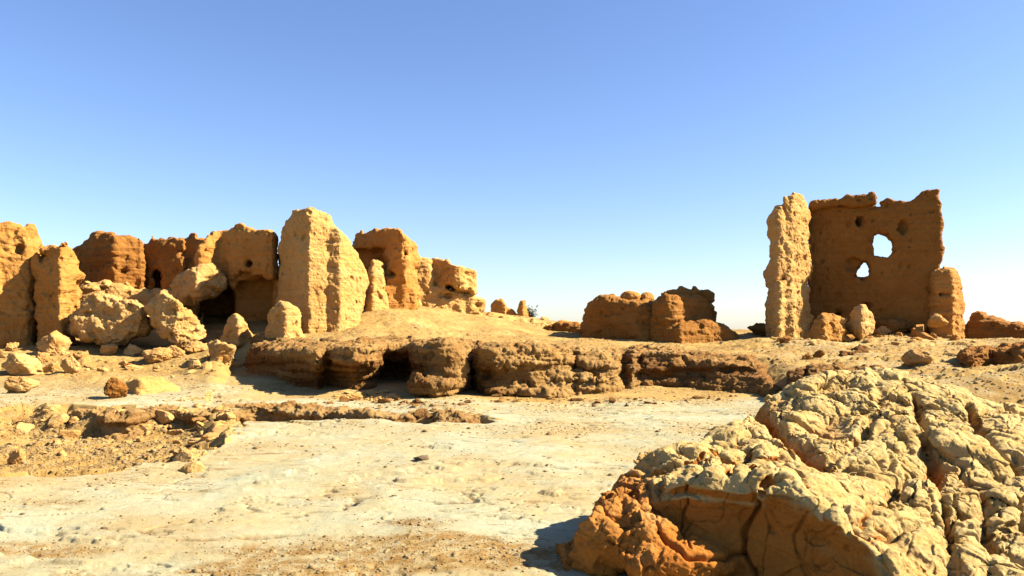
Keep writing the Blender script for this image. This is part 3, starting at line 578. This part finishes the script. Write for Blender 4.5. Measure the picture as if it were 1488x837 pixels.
# ------------------------------------------------------------------ the cracked outcrop in the foreground
def build_outcrop():
    C3 = lambda L: [(at(a, b, Y)[0], Y, at(a, b, Y)[2]) for a, b, Y in L]
    T = rbf(C3([(1060, 620, 6.7), (1105, 598, 7.0), (1130, 568, 7.3), (1180, 545, 7.6), (1260, 536, 7.8), (1320, 551, 7.6), (1400, 568, 7.3), (1488, 606, 6.8), (1650, 640, 6.5),
        (880, 738, 5.1), (905, 715, 5.1), (945, 680, 5.1), (968, 658, 5.3), (1000, 642, 5.6), (1060, 655, 5.4), (1010, 672, 5.0), (1090, 685, 4.8), (1180, 692, 4.65), (1250, 755, 4.2), (1310, 832, 3.75),
        (1140, 640, 5.9), (1180, 650, 5.7), (1160, 590, 6.8), (1215, 600, 6.6), (1300, 610, 6.4), (1300, 690, 5.25), (1400, 690, 5.3), (1400, 630, 6.2), (1488, 700, 5.3), (1488, 800, 4.4), (1400, 790, 4.35), (1400, 850, 3.9), (1700, 760, 4.5), (1700, 900, 3.4),
        (1260, 560, 7.2), (1330, 575, 7.0)]) + [(1.5, 9, .6), (3.5, 9.2, .7), (5.5, 8.5, .7), (.6, 7.0, .5), (.2, 5.5, .35)], .03)
    FP = P2([(862, 5.3), (872, 4.98), (900, 4.85), (930, 4.9), (950, 4.86), (1000, 4.75), (1080, 4.62), (1180, 4.42), (1245, 4.08), (1305, 3.66), (1400, 3.2), (1700, 2.6), (1850, 3.0), (1750, 7.5), (1500, 8.0), (1350, 8.5), (1260, 8.5), (1180, 8.2), (1115, 7.5), (1080, 7.1), (1035, 6.5), (985, 5.95), (925, 5.55)])
    fd = Field((.3, 2.7, -.15), (6.0, 8.9, 1.6), .026)
    xg, yg = np.meshgrid(fd.xs.astype(float), fd.ys.astype(float), indexing='ij')
    p2 = np.stack([xg.ravel(), yg.ravel(), 0 * xg.ravel()], 1)
    t = T(xg, yg)
    # deep groove that parts the upper mass from the front lobe
    gl = polyline(xg, yg, P2([(1098, 7.35), (1112, 6.9), (1124, 6.5), (1140, 6.1), (1162, 5.8), (1184, 5.55), (1186, 5.25)]))
    t = t - .34 * np.exp(-(gl / .05) ** 2)
    # long cracks that split the dome into broad slabs
    def on_top(px, py):
        Y = np.linspace(3.2, 8.3, 700); X = (px - CX) / F * Y; i = np.argmax(T(X, Y) >= H - (py - HZ) / F * Y); return X[i], Y[i]
    jit = rip(xg, yg, 3, 331) * .05
    for L, dp_, wd in (([(1330, 572), (1338, 610), (1350, 650), (1362, 700), (1378, 760), (1385, 830)], .12, .03), ([(1185, 668), (1235, 650), (1270, 640), (1330, 655), (1372, 668)], .10, .03),
                   ([(1270, 596), (1255, 625), (1225, 655)], .09, .03), ([(1372, 690), (1320, 690), (1275, 720), (1245, 758)], .10, .03), ([(1405, 585), (1420, 625), (1452, 665), (1500, 690)], .10, .03),
                   ([(1425, 700), (1432, 760), (1440, 840)], .09, .025), ([(1300, 612), (1360, 625), (1415, 640)], .08, .025), ([(1370, 745), (1430, 740), (1500, 735)], .07, .025), ([(985, 655), (1030, 668), (1075, 660)], .06, .025), ([(1060, 690), (1090, 660), (1120, 640), (1165, 660)], .07, .025)):
        t = t - 1.5 * dp_ * np.exp(-((polyline(xg, yg, [on_top(*q) for q in L]) + jit) / wd) ** 2)
    # lens-shaped socket near the top
    so = np.exp(-(((px_of(xg, yg) - 1222) / 38) ** 2 + ((yg - 7.25) / .17) ** 2) ** 2)
    t = t - .16 * so
    so2 = np.exp(-(((px_of(xg, yg) - 1205) / 32) ** 2 + ((yg - 6.35) / .25) ** 2) ** 2); t = t - .1 * so2
    wc = worley(np.c_[p2[:, :2] * 1.5 + noise(p2 * 2, 3)[:, None] * .3, 0 * p2[:, :1] + .5], 61)
    t = t + ((wc[:, 2] - .5) * .05 - .05 * np.exp(-((wc[:, 1] - wc[:, 0]) / .06) ** 2) + .03 * fbm(p2 * 2.5, 66, 2)).reshape(t.shape)
    d2 = polysdf(xg, yg, FP) + (fbm(p2 * 2, 67, 2) * .12).reshape(t.shape)
    zr = fd.Z - TILT * fd.Y; d2 = d2[:, :, None] - .06 * (.5 - zr) + .05 * np.exp(-((zr - .30) / .09) ** 2)
    fd.add(smax((fd.Z - t[:, :, None]) * .8, d2, .1), .01)
    # knobs of the low left shoulder and ledges under the lip
    for a, b, Y, r in ((905, 745, 4.95, (.17, .2, .16)), (938, 775, 4.72, (.2, .14, .11)), (885, 790, 4.85, (.2, .22, .2)), (985, 815, 4.6, (.35, .2, .12)), (850, 815, 4.95, (.22, .25, .13))):
        fd.add(fd.ell(at(a, b, Y), r), .06)
    fd.f[0], fd.f[-1], fd.f[:, 0], fd.f[:, -1], fd.f[:, :, 0], fd.f[:, :, -1] = (1,) * 6
    V, Q = surface_nets(fd.f, fd.lo, fd.h)
    V = relax(V, Q, 1)
    V, Q = subdiv(V, Q, 1); n = normals(V, Q)
    top = T(V[:, 0], V[:, 1])
    crust = sstep(-.20, -.04, V[:, 2] - top + .1 * noise(V * 3, 68)) * np.maximum(sstep(.02, .4, n[:, 2] + .35 * noise(V * 4, 69)), .0)
    edge = lambda v: px_of(v[:, 0], v[:, 1]) - 1185 - .9 * (HZ + (H - v[:, 2]) / v[:, 1] * F - 690) + 45 * noise(v * 2.5, 70)
    crust = np.maximum(crust, sstep(-10, 50, edge(V)) * sstep(-.1, .15, V[:, 2] - top + .15))
    # weathering: blocks, cobbly crust, cracks
    q = V + .16 * np.stack([noise(V * 2.5, 201), noise(V * 2.5, 202), noise(V * 2.5, 203)], 1); q = q @ np.array([[.75, .5, 0], [-.9, 1.1, 0], [0, 0, 1]])
    w1 = worley(q * 3.1, 211); e1 = w1[:, 1] - w1[:, 0]
    w2 = worley(q * 7.5 * np.array([1, 1, 1.4]), 213); e2 = w2[:, 1] - w2[:, 0]
    qb = V + .3 * np.stack([noise(V * .9, 261), noise(V * .9, 262), noise(V * .9, 263)], 1) + .06 * np.stack([noise(V * 5, 264), noise(V * 5, 265), noise(V * 5, 266)], 1)
    wb_ = worley(qb * np.array([1.5, 1.5, 1.2]) @ np.array([[.8, .5, 0], [-.7, .9, 0], [0, 0, 1]]), 267); eb = wb_[:, 1] - wb_[:, 0]
    V = V + n * (crust * (facet(None, 0, wb_) * .055 - .06 * np.exp(-(eb / .035) ** 2) + facet(None, 0, w1) * .018 - .02 * np.exp(-(e1 / .04) ** 2) * sstep(.15, .4, noise(V * 1.1, 268)) + fbm(V * 1.6, 219, 3, .5, 'ridge') * .05 + fbm(q * 4, 220, 3, .55, 'billow') * .014))[:, None]
    V, Q = subdiv(V, Q, 1); n = normals(V, Q)
    crust_ = np.zeros(len(V)); top = T(V[:, 0], V[:, 1]); px = px_of(V[:, 0], V[:, 1])
    crust_ = sstep(-.20, -.04, V[:, 2] - top + .1 * noise(V * 3, 68)) * sstep(.02, .4, n[:, 2] + .35 * noise(V * 4, 69))
    crust_ = np.maximum(crust_, sstep(-10, 50, edge(V)) * sstep(-.1, .15, V[:, 2] - top + .15))
    crust_ = np.maximum(crust_, .85 * sstep(-.16, -.07, V[:, 2] - top) * sstep(-.1, .25, n[:, 2])); crust_ = np.maximum(crust_, .22 * (1 - sstep(925, 975, px)) * sstep(-.1, .2, n[:, 2] + .3 * noise(V * 5, 284)))
    crust_ = crust_ * (1 - .85 * (1 - sstep(905, 965, px + 30 * noise(V * 3, 285)))); face = 1 - crust_
    q = V + .05 * np.stack([noise(V * 6, 301), noise(V * 6, 302), noise(V * 6, 303)], 1)
    w2 = worley(q * 8 * np.array([1, 1, 1.4]), 213); e2 = w2[:, 1] - w2[:, 0]
    w3 = worley(q * 20, 215); patch = sstep(.05, .4, noise(V * 2.2, 216))
    d = crust_ * ((.4 - w2[:, 0]) * .022 * patch - .016 * np.exp(-(e2 / .04) ** 2) * sstep(.0, .3, noise(V * 1.9, 235)) + (.35 - w3[:, 0]) * .008 * (.2 + patch))
    qa = V + .16 * np.stack([noise(V * 2.5, 201), noise(V * 2.5, 202), noise(V * 2.5, 203)], 1); qa = qa @ np.array([[.75, .5, 0], [-.9, 1.1, 0], [0, 0, 1]]); wa = worley(qa * 3.1, 211); ea = wa[:, 1] - wa[:, 0]
    d += crust_ * (-.05 * np.exp(-(ea / .022) ** 2) * sstep(.02, .2, noise(V * 1.1, 268)) - .014 * np.exp(-(noise(V * 2.3 + .3 * noise(V * 6, 271)[:, None], 272) / .018) ** 2) + fbm(V * 17, 273, 4, .62) * .013 + facet(None, 0, w2) * .014 * (.4 + .6 * sstep(-.05, .25, noise(V * 1.7, 237))) + (w3[:, 2] - .5) * .008 * patch + fbm(V * 7, 230, 5, .6) * .015) + fbm(V * 40, 240, 3, .6) * .005
    # thin cracks on the smooth orange face
    w4 = worley((V + .12 * np.stack([noise(V * 2.2, 311), noise(V * 2.2, 312), noise(V * 2.2, 313)], 1)) * np.array([2.4, 2.4, 2.9]), 217); e4 = w4[:, 1] - w4[:, 0]
    d += face * (-.016 * np.exp(-(e4 / .012) ** 2) * sstep(-.1, .2, noise(V * 2.6, 236)) + (w4[:, 2] - .5) * .012 + fbm(V * 5, 250, 5, .55) * .045 + fbm(V * 15, 255, 4, .62) * .012 + facet(V * np.array([3.5, 3.5, 5]) + .2 * noise(V * 5, 256)[:, None], 257) * .012 - .014 * np.exp(-(noise(V * 2.6 + .25 * noise(V * 7, 258)[:, None], 259) / .014) ** 2) - .02 * sstep(.3, .5, noise(V * 9, 260)))
    XZ = lambda L: [(at(a, b, 4.65)[0], at(a, b, 4.65)[2]) for a, b in L]
    wx = V[:, 0] + .012 * noise(V * 12, 321); wz = V[:, 2] + .012 * noise(V * 12, 322)
    # cracks are vertical sheets that run into the rock
    frontal = sstep(.0, .12, .35 - (V[:, 1] - np.interp(V[:, 0], [.5, .9, 1.4, 1.8, 2.1], [5.1, 4.86, 4.7, 4.4, 4.1])))
    for L, dep, wd in (([(1112, 692), (1098, 712), (1092, 745), (1083, 770), (1078, 800), (1095, 840), (1110, 870)], .07, .011), ([(1008, 706), (1006, 735), (998, 765), (996, 785)], .035, .006),
                       ([(1004, 709), (1040, 706), (1080, 704), (1100, 710)], .03, .007), ([(950, 690), (957, 720), (955, 765)], .04, .01), ([(1005, 740), (1045, 745), (1070, 735)], .015, .005),
                       ([(1240, 760), (1222, 775), (1228, 800), (1245, 840)], .06, .012), ([(955, 770), (985, 795), (1040, 800), (1080, 800)], .05, .012), ([(1150, 730), (1140, 770), (1145, 830)], .025, .006), ([(1100, 712), (1150, 715), (1180, 735), (1215, 745)], .03, .008)):
        dl = polyline(wx, wz, XZ(L)); d -= frontal * face * dep * np.exp(-(dl / wd) ** 2)
    kn = (1 - sstep(930, 985, px)) + 0; d += kn * (facet(V * np.array([5, 5, 7.]) + .2 * noise(V * 6, 281)[:, None], 282) * .05 + fbm(V * 8, 283, 4, .6, 'ridge') * .035)
    V = V + n * d[:, None]
    o = link_mesh('rock_outcrop', V, Q, M_FORE, at(1300, 800, 5.5), attrs={'crust': crust_})
    tag(o, 'big cracked rock outcrop with pale lumpy crust and orange face, lower right corner', 'rock outcrop')
build_outcrop()

# ------------------------------------------------------------------ boulders
ICO = {}
def ico(n):
    if n not in ICO:
        bm = bmesh.new(); bmesh.ops.create_icosphere(bm, subdivisions=n, radius=1)
        ICO[n] = (np.array([v.co[:] for v in bm.verts]), np.array([[v.index for v in f.verts] for f in bm.faces])); bm.free()
    return ICO[n]
def rock_shape(sd, n=5, planes=13, sharp=30, rough_=1.0):
    D, T = ico(n); rs = np.random.RandomState(sd); Nn = rs.normal(size=(planes, 3)); Nn /= np.linalg.norm(Nn, axis=1, keepdims=True); hh = rs.uniform(.72, 1.0, planes)
    c = np.maximum(D @ Nn.T, 1e-3) / hh; inv = np.log(np.exp(sharp * np.minimum(c, 3)).sum(1)) / sharp; V = D / np.maximum(inv, .6)[:, None]
    d = fbm(V * 1.3, sd, 3) * .12 + fbm(V * 3.0, sd + 5, 5, .6, 'ridge') * .06 + fbm(V * 9, sd + 9, 3, .6) * .04
    d += facet(V * 1.9 + noise(V * 3, sd + 2)[:, None] * .15, sd + 1) * .16 + facet(V * 5, sd + 3) * .05; w = worley(V * 2.2, sd); d -= .05 * np.exp(-((w[:, 1] - w[:, 0]) / .08) ** 2)
    return V * (1 + d * rough_)[:, None], T
RS = random.Random(4)
def boulder(name, px, py, w, h, label, cat='boulder', group='boulders', sd=None, depth=None, mat=None, sink=.12, n=5, tilt=0, Y=None, yaw=None, **k):
    """px, py: where its foot touches the ground in the photo; w, h: its size there in photo pixels"""
    x, y, z = ground_hit(px, py)
    if Y: x, y, z = at(px, py, Y)
    sc = y / F; sd = sd or RS.randint(1, 99999)
    V, T = rock_shape(sd, n, **k)
    a = yaw if yaw is not None else RS.uniform(0, 6.28); R = np.array(Matrix.Rotation(tilt, 3, 'Y') @ Matrix.Rotation(a, 3, 'Z'))
    V = V @ R.T; V = V / np.array([np.ptp(V[:, 0]), np.ptp(V[:, 1]), np.ptp(V[:, 2])])
    W_, H_ = w * sc, h * sc * 1.06; dd = (depth or .8 * w) * sc
    V = V * np.array([W_, dd, H_]); V[:, 2] -= V[:, 2].min() + H_ * sink
    o = link_mesh(name, V + np.array((x, y + dd * .3, z)), T, mat or M_STONE, (x, y + dd * .3, z))
    return tag(o, label, cat, group)
def big(name, Y, back, p, prof, label, k=.3, mat=None, **rk):
    o = mass(name, [pr(Y, back, p, prof, rk.pop('batter', 0), k)], mat or M_STONE, h=rk.pop('h', .035), jag=.35, **rk)
    return tag(o, label, 'boulder', 'boulders')
big('boulder', 17.3, 1.6, poly(96, 484, 100, 470, 108, 456, 122, 440, 133, 427, 145, 426, 170, 433, 195, 437, 210, 446, 222, 460, 229, 470, 222, 482, 205, 490, 170, 495, 130, 492), [(96, .4), (130, .0), (165, -.1), (200, .15), (230, .6)], 'broad rough boulder under the pale mound, on the left', .4, lump=1.6, fine=1.8, a=1.2, batter=-.25)
big('boulder', 17.1, 1.3, poly(212, 447, 222, 434, 238, 423, 246, 428, 268, 448, 285, 466, 298, 484, 296, 496, 285, 503, 262, 503, 240, 490, 226, 470), [(212, .5), (236, .0), (250, -.05), (298, .6)], 'pointed slab-like boulder leaning right of the broad boulder', .2, lump=1.5, fine=1.8, batter=-.15)
big('boulder', 17.4, .9, poly(321, 500, 324, 478, 333, 461, 341, 455, 352, 463, 362, 478, 372, 488, 382, 496, 370, 504, 330, 506), [(321, .3), (346, -.05), (350, 0), (382, .6)], 'cone-shaped boulder in front of the dark cave', .2, a=.5)
big('boulder', 16.6, 1.1, poly(382, 510, 384, 480, 390, 455, 402, 443, 418, 441, 432, 446, 438, 460, 443, 480, 450, 510), [(382, .5), (410, 0), (416, 0), (450, .6)], 'upright rounded boulder at the foot of the tallest pillar', .3, mat=M_PALE, batter=.1)
big('boulder', 12.4, .8, poly(182, 590, 185, 566, 190, 556, 200, 552, 225, 553, 250, 556, 265, 565, 275, 590), [(182, .3), (203, -.05), (208, .0), (275, .9)], 'half-buried pale boulder with a dark left face beyond the pit', .2, mat=M_PALE, a=.4, batter=.2)
B1 = 'boulder'
boulder(B1, 73, 517, 46, 40, 'upright boulder left of the broad one, against the shaded pillar foot', sd=11)
boulder(B1, 22, 546, 62, 38, 'largest pale boulder at the left edge of the picture', sd=12)
boulder(B1, 12, 512, 20, 16, 'small boulder perched behind the largest left-edge boulder', sd=13)
boulder(B1, 222, 529, 52, 26, 'flat-topped pale boulder in front of the pointed slab', sd=14, sharp=22)
boulder(B1, 316, 525, 48, 34, 'knobbly boulder below the dark cave', sd=15)
boulder(B1, 157, 516, 28, 18, 'white-topped stone under the overhang of the broad boulder', sd=16)
boulder(B1, 190, 516, 30, 18, 'pale low stone between the broad boulder and the flat one', sd=17)
boulder(B1, 255, 522, 28, 22, 'round stone touching the flat-topped boulder', sd=18)
boulder(B1, 278, 514, 34, 20, 'rubbly stone at the foot of the pointed slab', sd=19)
boulder(B1, 283, 536, 20, 14, 'small pale stone before the knobbly boulder', sd=20)
boulder(B1, 25, 571, 50, 26, 'low rounded pale boulder left beyond the pit', sd=21)
boulder(B1, 104, 543, 26, 30, 'short block leaning on its neighbour right of the left-edge boulders', sd=22)
boulder(B1, 72, 541, 30, 18, 'flat stone among the left-edge boulders', sd=23)
boulder(B1, 115, 528, 30, 20, 'rust-coloured stone behind the short leaning block', sd=24)
boulder(B1, 60, 528, 24, 18, 'blocky stone behind the flat stone on the left', sd=25)
boulder(B1, 185, 535, 18, 8, 'low dark stone just left of the flat-topped boulder', sd=26, mat=M_BROWN_SHADE)
boulder(B1, 163, 580, 34, 34, 'broken brown stone left of the half-buried boulder', sd=27, mat=M_BROWN_SHADE)
boulder(B1, 20, 676, 24, 26, 'brown stone on the left bank of the pit', sd=28)
boulder(B1, 165, 627, 52, 34, 'cracked block set in the far wall of the pit', sd=29, sharp=24)
boulder(B1, 268, 672, 30, 22, 'broken stone on the near right rim of the pit', sd=30)
boulder(B1, 613, 671, 24, 9, 'dark flat stone lying alone on the pale slab', sd=31, mat=M_DARKSTONE)
boulder(B1, 152, 774, 12, 8, 'dark stone on the pale slab, lower left', sd=32, mat=M_DARKSTONE)
boulder(B1, 1341, 534, 43, 30, 'round sunlit boulder alone on the slope below the tower', sd=33, planes=30, sharp=8)
boulder(B1, 1174, 525, 16, 13, 'left stone of the pair on the slope below the tower', sd=34, mat=M_BROWN_SHADE)
boulder(B1, 1190, 522, 18, 15, 'right stone of the pair on the slope below the tower', sd=35, mat=M_BROWN_SHADE)
boulder(B1, 1141, 502, 20, 16, 'dark stone left of the foot of the tower', sd=36, mat=M_BROWN_SHADE)
big('boulder', 18.2, 1.0, poly(1160, 500, 1172, 480, 1184, 464, 1198, 457, 1215, 462, 1232, 474, 1240, 500), [(1160, .5), (1196, 0), (1240, .5)], 'rubble heap piled against the left pier of the tower', .3, mat=M_RUIN, lump=1.6, batter=.3)
big('boulder', 18.4, .8, poly(1233, 478, 1236, 455, 1244, 446, 1256, 443, 1266, 452, 1271, 468, 1268, 486, 1250, 492), [(1233, .3), (1252, -.05), (1271, .4)], 'egg-shaped boulder upright before the tower wall', .35, a=.6)
boulder(B1, 1304, 487, 50, 27, 'dark humped boulder at the middle of the tower foot', sd=38, mat=M_BROWN_SHADE)
boulder(B1, 1364, 474, 28, 20, 'boulder lying on top of others beside the right pier', sd=39, Y=18.9)
boulder(B1, 1383, 492, 30, 24, 'lower boulder of the pile at the right pier', sd=40, mat=M_RUIN)
boulder(B1, 1340, 488, 30, 20, 'shaded boulder left of the pile at the right pier', sd=41, mat=M_BROWN_SHADE)
boulder(B1, 1283, 488, 26, 16, 'small boulder between the egg-shaped and humped boulders', sd=42)
boulder(B1, 1222, 474, 18, 16, 'small stone on the rubble heap by the left pier', sd=43, Y=18.5)
boulder(B1, 1110, 489, 34, 22, 'low dome of rock left of the tower pier', sd=44, mat=M_BROWN_SHADE)
boulder(B1, 790, 468, 16, 9, 'lone far stone on the skyline right of the small far ruin', sd=45, Y=29)
boulder(B1, 681, 489, 9, 6, 'tiny stone on the sand right of the left ruins', sd=46)

# ------------------------------------------------------------------ small stones: copies of a few kinds
KINDS = []
for i in range(7):
    V, T = rock_shape(500 + i, 3, 7, 60, .45); KINDS.append((V, T))
meshes = []
def crumbs(name, n, region, smin_, smax_, label, mat, rs):
    Vs, Ts, k = [], [], 0
    while k < n:
        x, y, z = ground_hit(*region(rs)); w = smin_ * (smax_ / smin_) ** (rs.random() ** 2) * y / F; V, T = rs.choice(KINDS)
        z = float(terrain(np.array([x]), np.array([y]))[0]); R = np.array(Matrix.Rotation(rs.uniform(0, 6.28), 3, 'Z'))
        Vs.append((V * .5 * w * np.array([rs.uniform(.8, 1.3), 1, rs.uniform(.5, .8)])) @ R.T + (x, y, z + .06 * w)); Ts.append(T + k * len(V)); k += 1
    o = link_mesh(name, np.concatenate(Vs), np.concatenate(Ts), mat); o.data.polygons.foreach_set('use_smooth', np.zeros(len(o.data.polygons), bool))
    return tag(o, label, kind='stuff')
def small(n, region, smin_, smax_, label, group, mat, name='stone', rs=None, flat=.7):
    protos = []
    for i, (V, T) in enumerate(KINDS):
        key = (i, mat.name)
        me = SMALL.get(key)
        if me is None:
            o = link_mesh(name, V * .5, T, mat); o.data.polygons.foreach_set('use_smooth', np.zeros(len(T), bool)); SMALL[key] = me = o.data; bpy.data.objects.remove(o)
        protos.append(me)
    c = 0
    while c < n:
        px, py = region(rs)
        if px is None: continue
        x, y, z = ground_hit(px, py); w = smin_ * (smax_ / smin_) ** (rs.random() ** 2.2) * y / F
        o = bpy.data.objects.new(name, rs.choice(protos)); COL.objects.link(o)
        zz = float(terrain(np.array([x]), np.array([y]))[0])
        o.location = (x, y, zz + w * flat * .08); o.scale = (w * rs.uniform(.8, 1.3), w * rs.uniform(.8, 1.2), w * rs.uniform(.55, .9) * flat / .7); o.rotation_euler = (rs.uniform(-.4, .4), rs.uniform(-.4, .4), rs.uniform(0, 6.28))
        tag(o, label, 'stone', group); c += 1
SMALL = {}
R1 = random.Random(7)
def rect(a, b, c, d): return lambda r: (r.uniform(a, b), r.uniform(c, d))
def line(P, sy): 
    def f(r):
        i = r.randrange(len(P) - 1); t = r.random(); return P[i][0] + (P[i + 1][0] - P[i][0]) * t + r.gauss(0, 4), P[i][1] + (P[i + 1][1] - P[i][1]) * t + r.gauss(0, sy)
    return f
small(70, line([(200, 612), (260, 606), (320, 600), (340, 622), (310, 640), (285, 655), (265, 668)], 9), 7, 26, 'angular rubble stone on the slope at the right end of the pit', 'rubble stones in the pit', M_STONE, rs=R1)
small(24, line([(20, 625), (90, 620), (160, 622), (240, 616), (320, 608)], 12), 4, 24, 'jagged stone broken from the far wall of the pit', 'stones below the far wall of the pit', M_STONE, rs=R1)
small(35, rect(60, 300, 600, 672), 5, 14, 'small stone scattered over the pit floor', 'stones on the pit floor', M_STONE, rs=R1)
small(75, line([(0, 525), (60, 530), (120, 530), (200, 530), (300, 530), (340, 525)], 9), 5, 22, 'small pale stone lying among the left boulders', 'stones among the left boulders', M_STONE, rs=R1)
crumbs('rubble', 130, line([(485, 578), (540, 574), (575, 579)], 3), 3, 13, 'heap of small pale stones below the dark hollow of the bank', M_STONE, R1)
crumbs('rubble', 160, line([(440, 582), (540, 588), (620, 590), (700, 586), (830, 584), (930, 584), (1040, 578)], 4), 2, 12, 'crumbs of brown earth strewn along the foot of the bank', M_BANK_SHADE, R1)
small(16, line([(360, 600), (430, 600), (520, 604), (600, 606), (700, 604)], 3), 6, 16, 'lump of broken crust along the gully', 'broken crust along the gully', M_BANK_SHADE, rs=R1)
small(34, line([(1165, 492), (1230, 490), (1300, 490), (1360, 490), (1405, 494)], 3), 7, 26, 'angular block in the rubble along the foot of the tower', 'rubble along the foot of the tower', M_RUIN, rs=R1)
small(45, rect(1120, 1420, 484, 506), 4, 13, 'small stone strewn below the tower', 'stones below the tower', M_STONE, rs=R1)
small(22, rect(0, 800, 690, 830), 2.5, 8, 'small dark stone on the pale slab', 'dark stones on the slab', M_DARKSTONE, rs=R1, flat=.6)

# gravel that nobody could count
def build_gravel():
    D, T = ico(1); rs = np.random.RandomState(3); Vs = []; Fs = []; n0 = 0
    me = bpy.data.objects['ground'].data; nv = len(me.vertices); co = np.zeros(nv * 3, np.float32); me.vertices.foreach_get('co', co); co = co.reshape(-1, 3)
    g = np.zeros(nv, np.float32); me.attributes['gravel'].data.foreach_get('value', g)
    Y = co[:, 1]; px = px_of(co[:, 0], Y); ok = (Y > 3.6) & (Y < 20) & (px > -60) & (px < 1500)
    wgt = np.where(ok, (g + .010) * Y ** .8 * np.where(Y > 12.5, .5, 1), 0); wgt /= wgt.sum()
    N_ = 60000; idx = rs.choice(nv, N_, p=wgt); c = co[idx] + rs.uniform(-.01, .01, (N_, 3)) * [1, 1, 0]
    s = np.clip(rs.lognormal(-5.6, .6, N_), .002, .03) * np.clip(c[:, 1] / 5, .9, 1.8)
    ang = rs.uniform(0, 6.28, N_); ca, sa = np.cos(ang), np.sin(ang)
    base = [D * (1 + .35 * noise(D * 1.3, 700 + k))[:, None] for k in range(8)]
    B_ = np.stack(base)[rs.randint(0, 8, N_)] * np.stack([s * rs.uniform(.8, 1.4, N_), s, s * rs.uniform(.4, .8, N_)], 1)[:, None, :]
    x = B_[:, :, 0] * ca[:, None] - B_[:, :, 1] * sa[:, None]; y = B_[:, :, 0] * sa[:, None] + B_[:, :, 1] * ca[:, None]
    V = np.stack([x, y, B_[:, :, 2]], 2) + c[:, None, :]
    F_ = (T[None] + (np.arange(N_) * len(D))[:, None, None]).reshape(-1, 3)
    o = link_mesh('gravel', V.reshape(-1, 3), F_, M_GRAVEL); tag(o, 'loose ochre gravel spread over the slab and pit', kind='stuff')
build_gravel()

# tiny dry shrub on the skyline
def build_shrub():
    B = at(772, 466, 31); g = empty('shrub', B); tag(g, 'tiny dark shrub on the skyline beside the small far ruin', 'shrub')
    rs = np.random.RandomState(5); V = []; Q = []; L = []; LQ = []
    for i in range(14):
        a = rs.uniform(0, 6.28); r = rs.uniform(.05, .22); tip = np.array(B) + (math.cos(a) * r, math.sin(a) * r, rs.uniform(.25, .62)); w = .012; k = len(V)
        for P_, ww in ((np.array(B), w), (tip, w * .3)):
            V += [P_ + (-ww, -ww, 0), P_ + (ww, -ww, 0), P_ + (ww, ww, 0), P_ + (-ww, ww, 0)]
        Q += [(k + j, k + (j + 1) % 4, k + 4 + (j + 1) % 4, k + 4 + j) for j in range(4)]
        for j in range(12):
            c = np.array(B) + (tip - np.array(B)) * rs.uniform(.25, 1.05) + rs.normal(0, .035, 3); u = rs.normal(size=3); u /= np.linalg.norm(u); v = np.cross(u, rs.normal(size=3)); v /= np.linalg.norm(v); m = len(L)
            L += [c - u * .05, c - v * .02, c + u * .05, c + v * .02]; LQ.append((m, m + 1, m + 2, m + 3))
    link_mesh('stem', V, Q, M_TWIG, B, g); link_mesh('foliage', L, LQ, M_LEAF, B, g)
build_shrub()
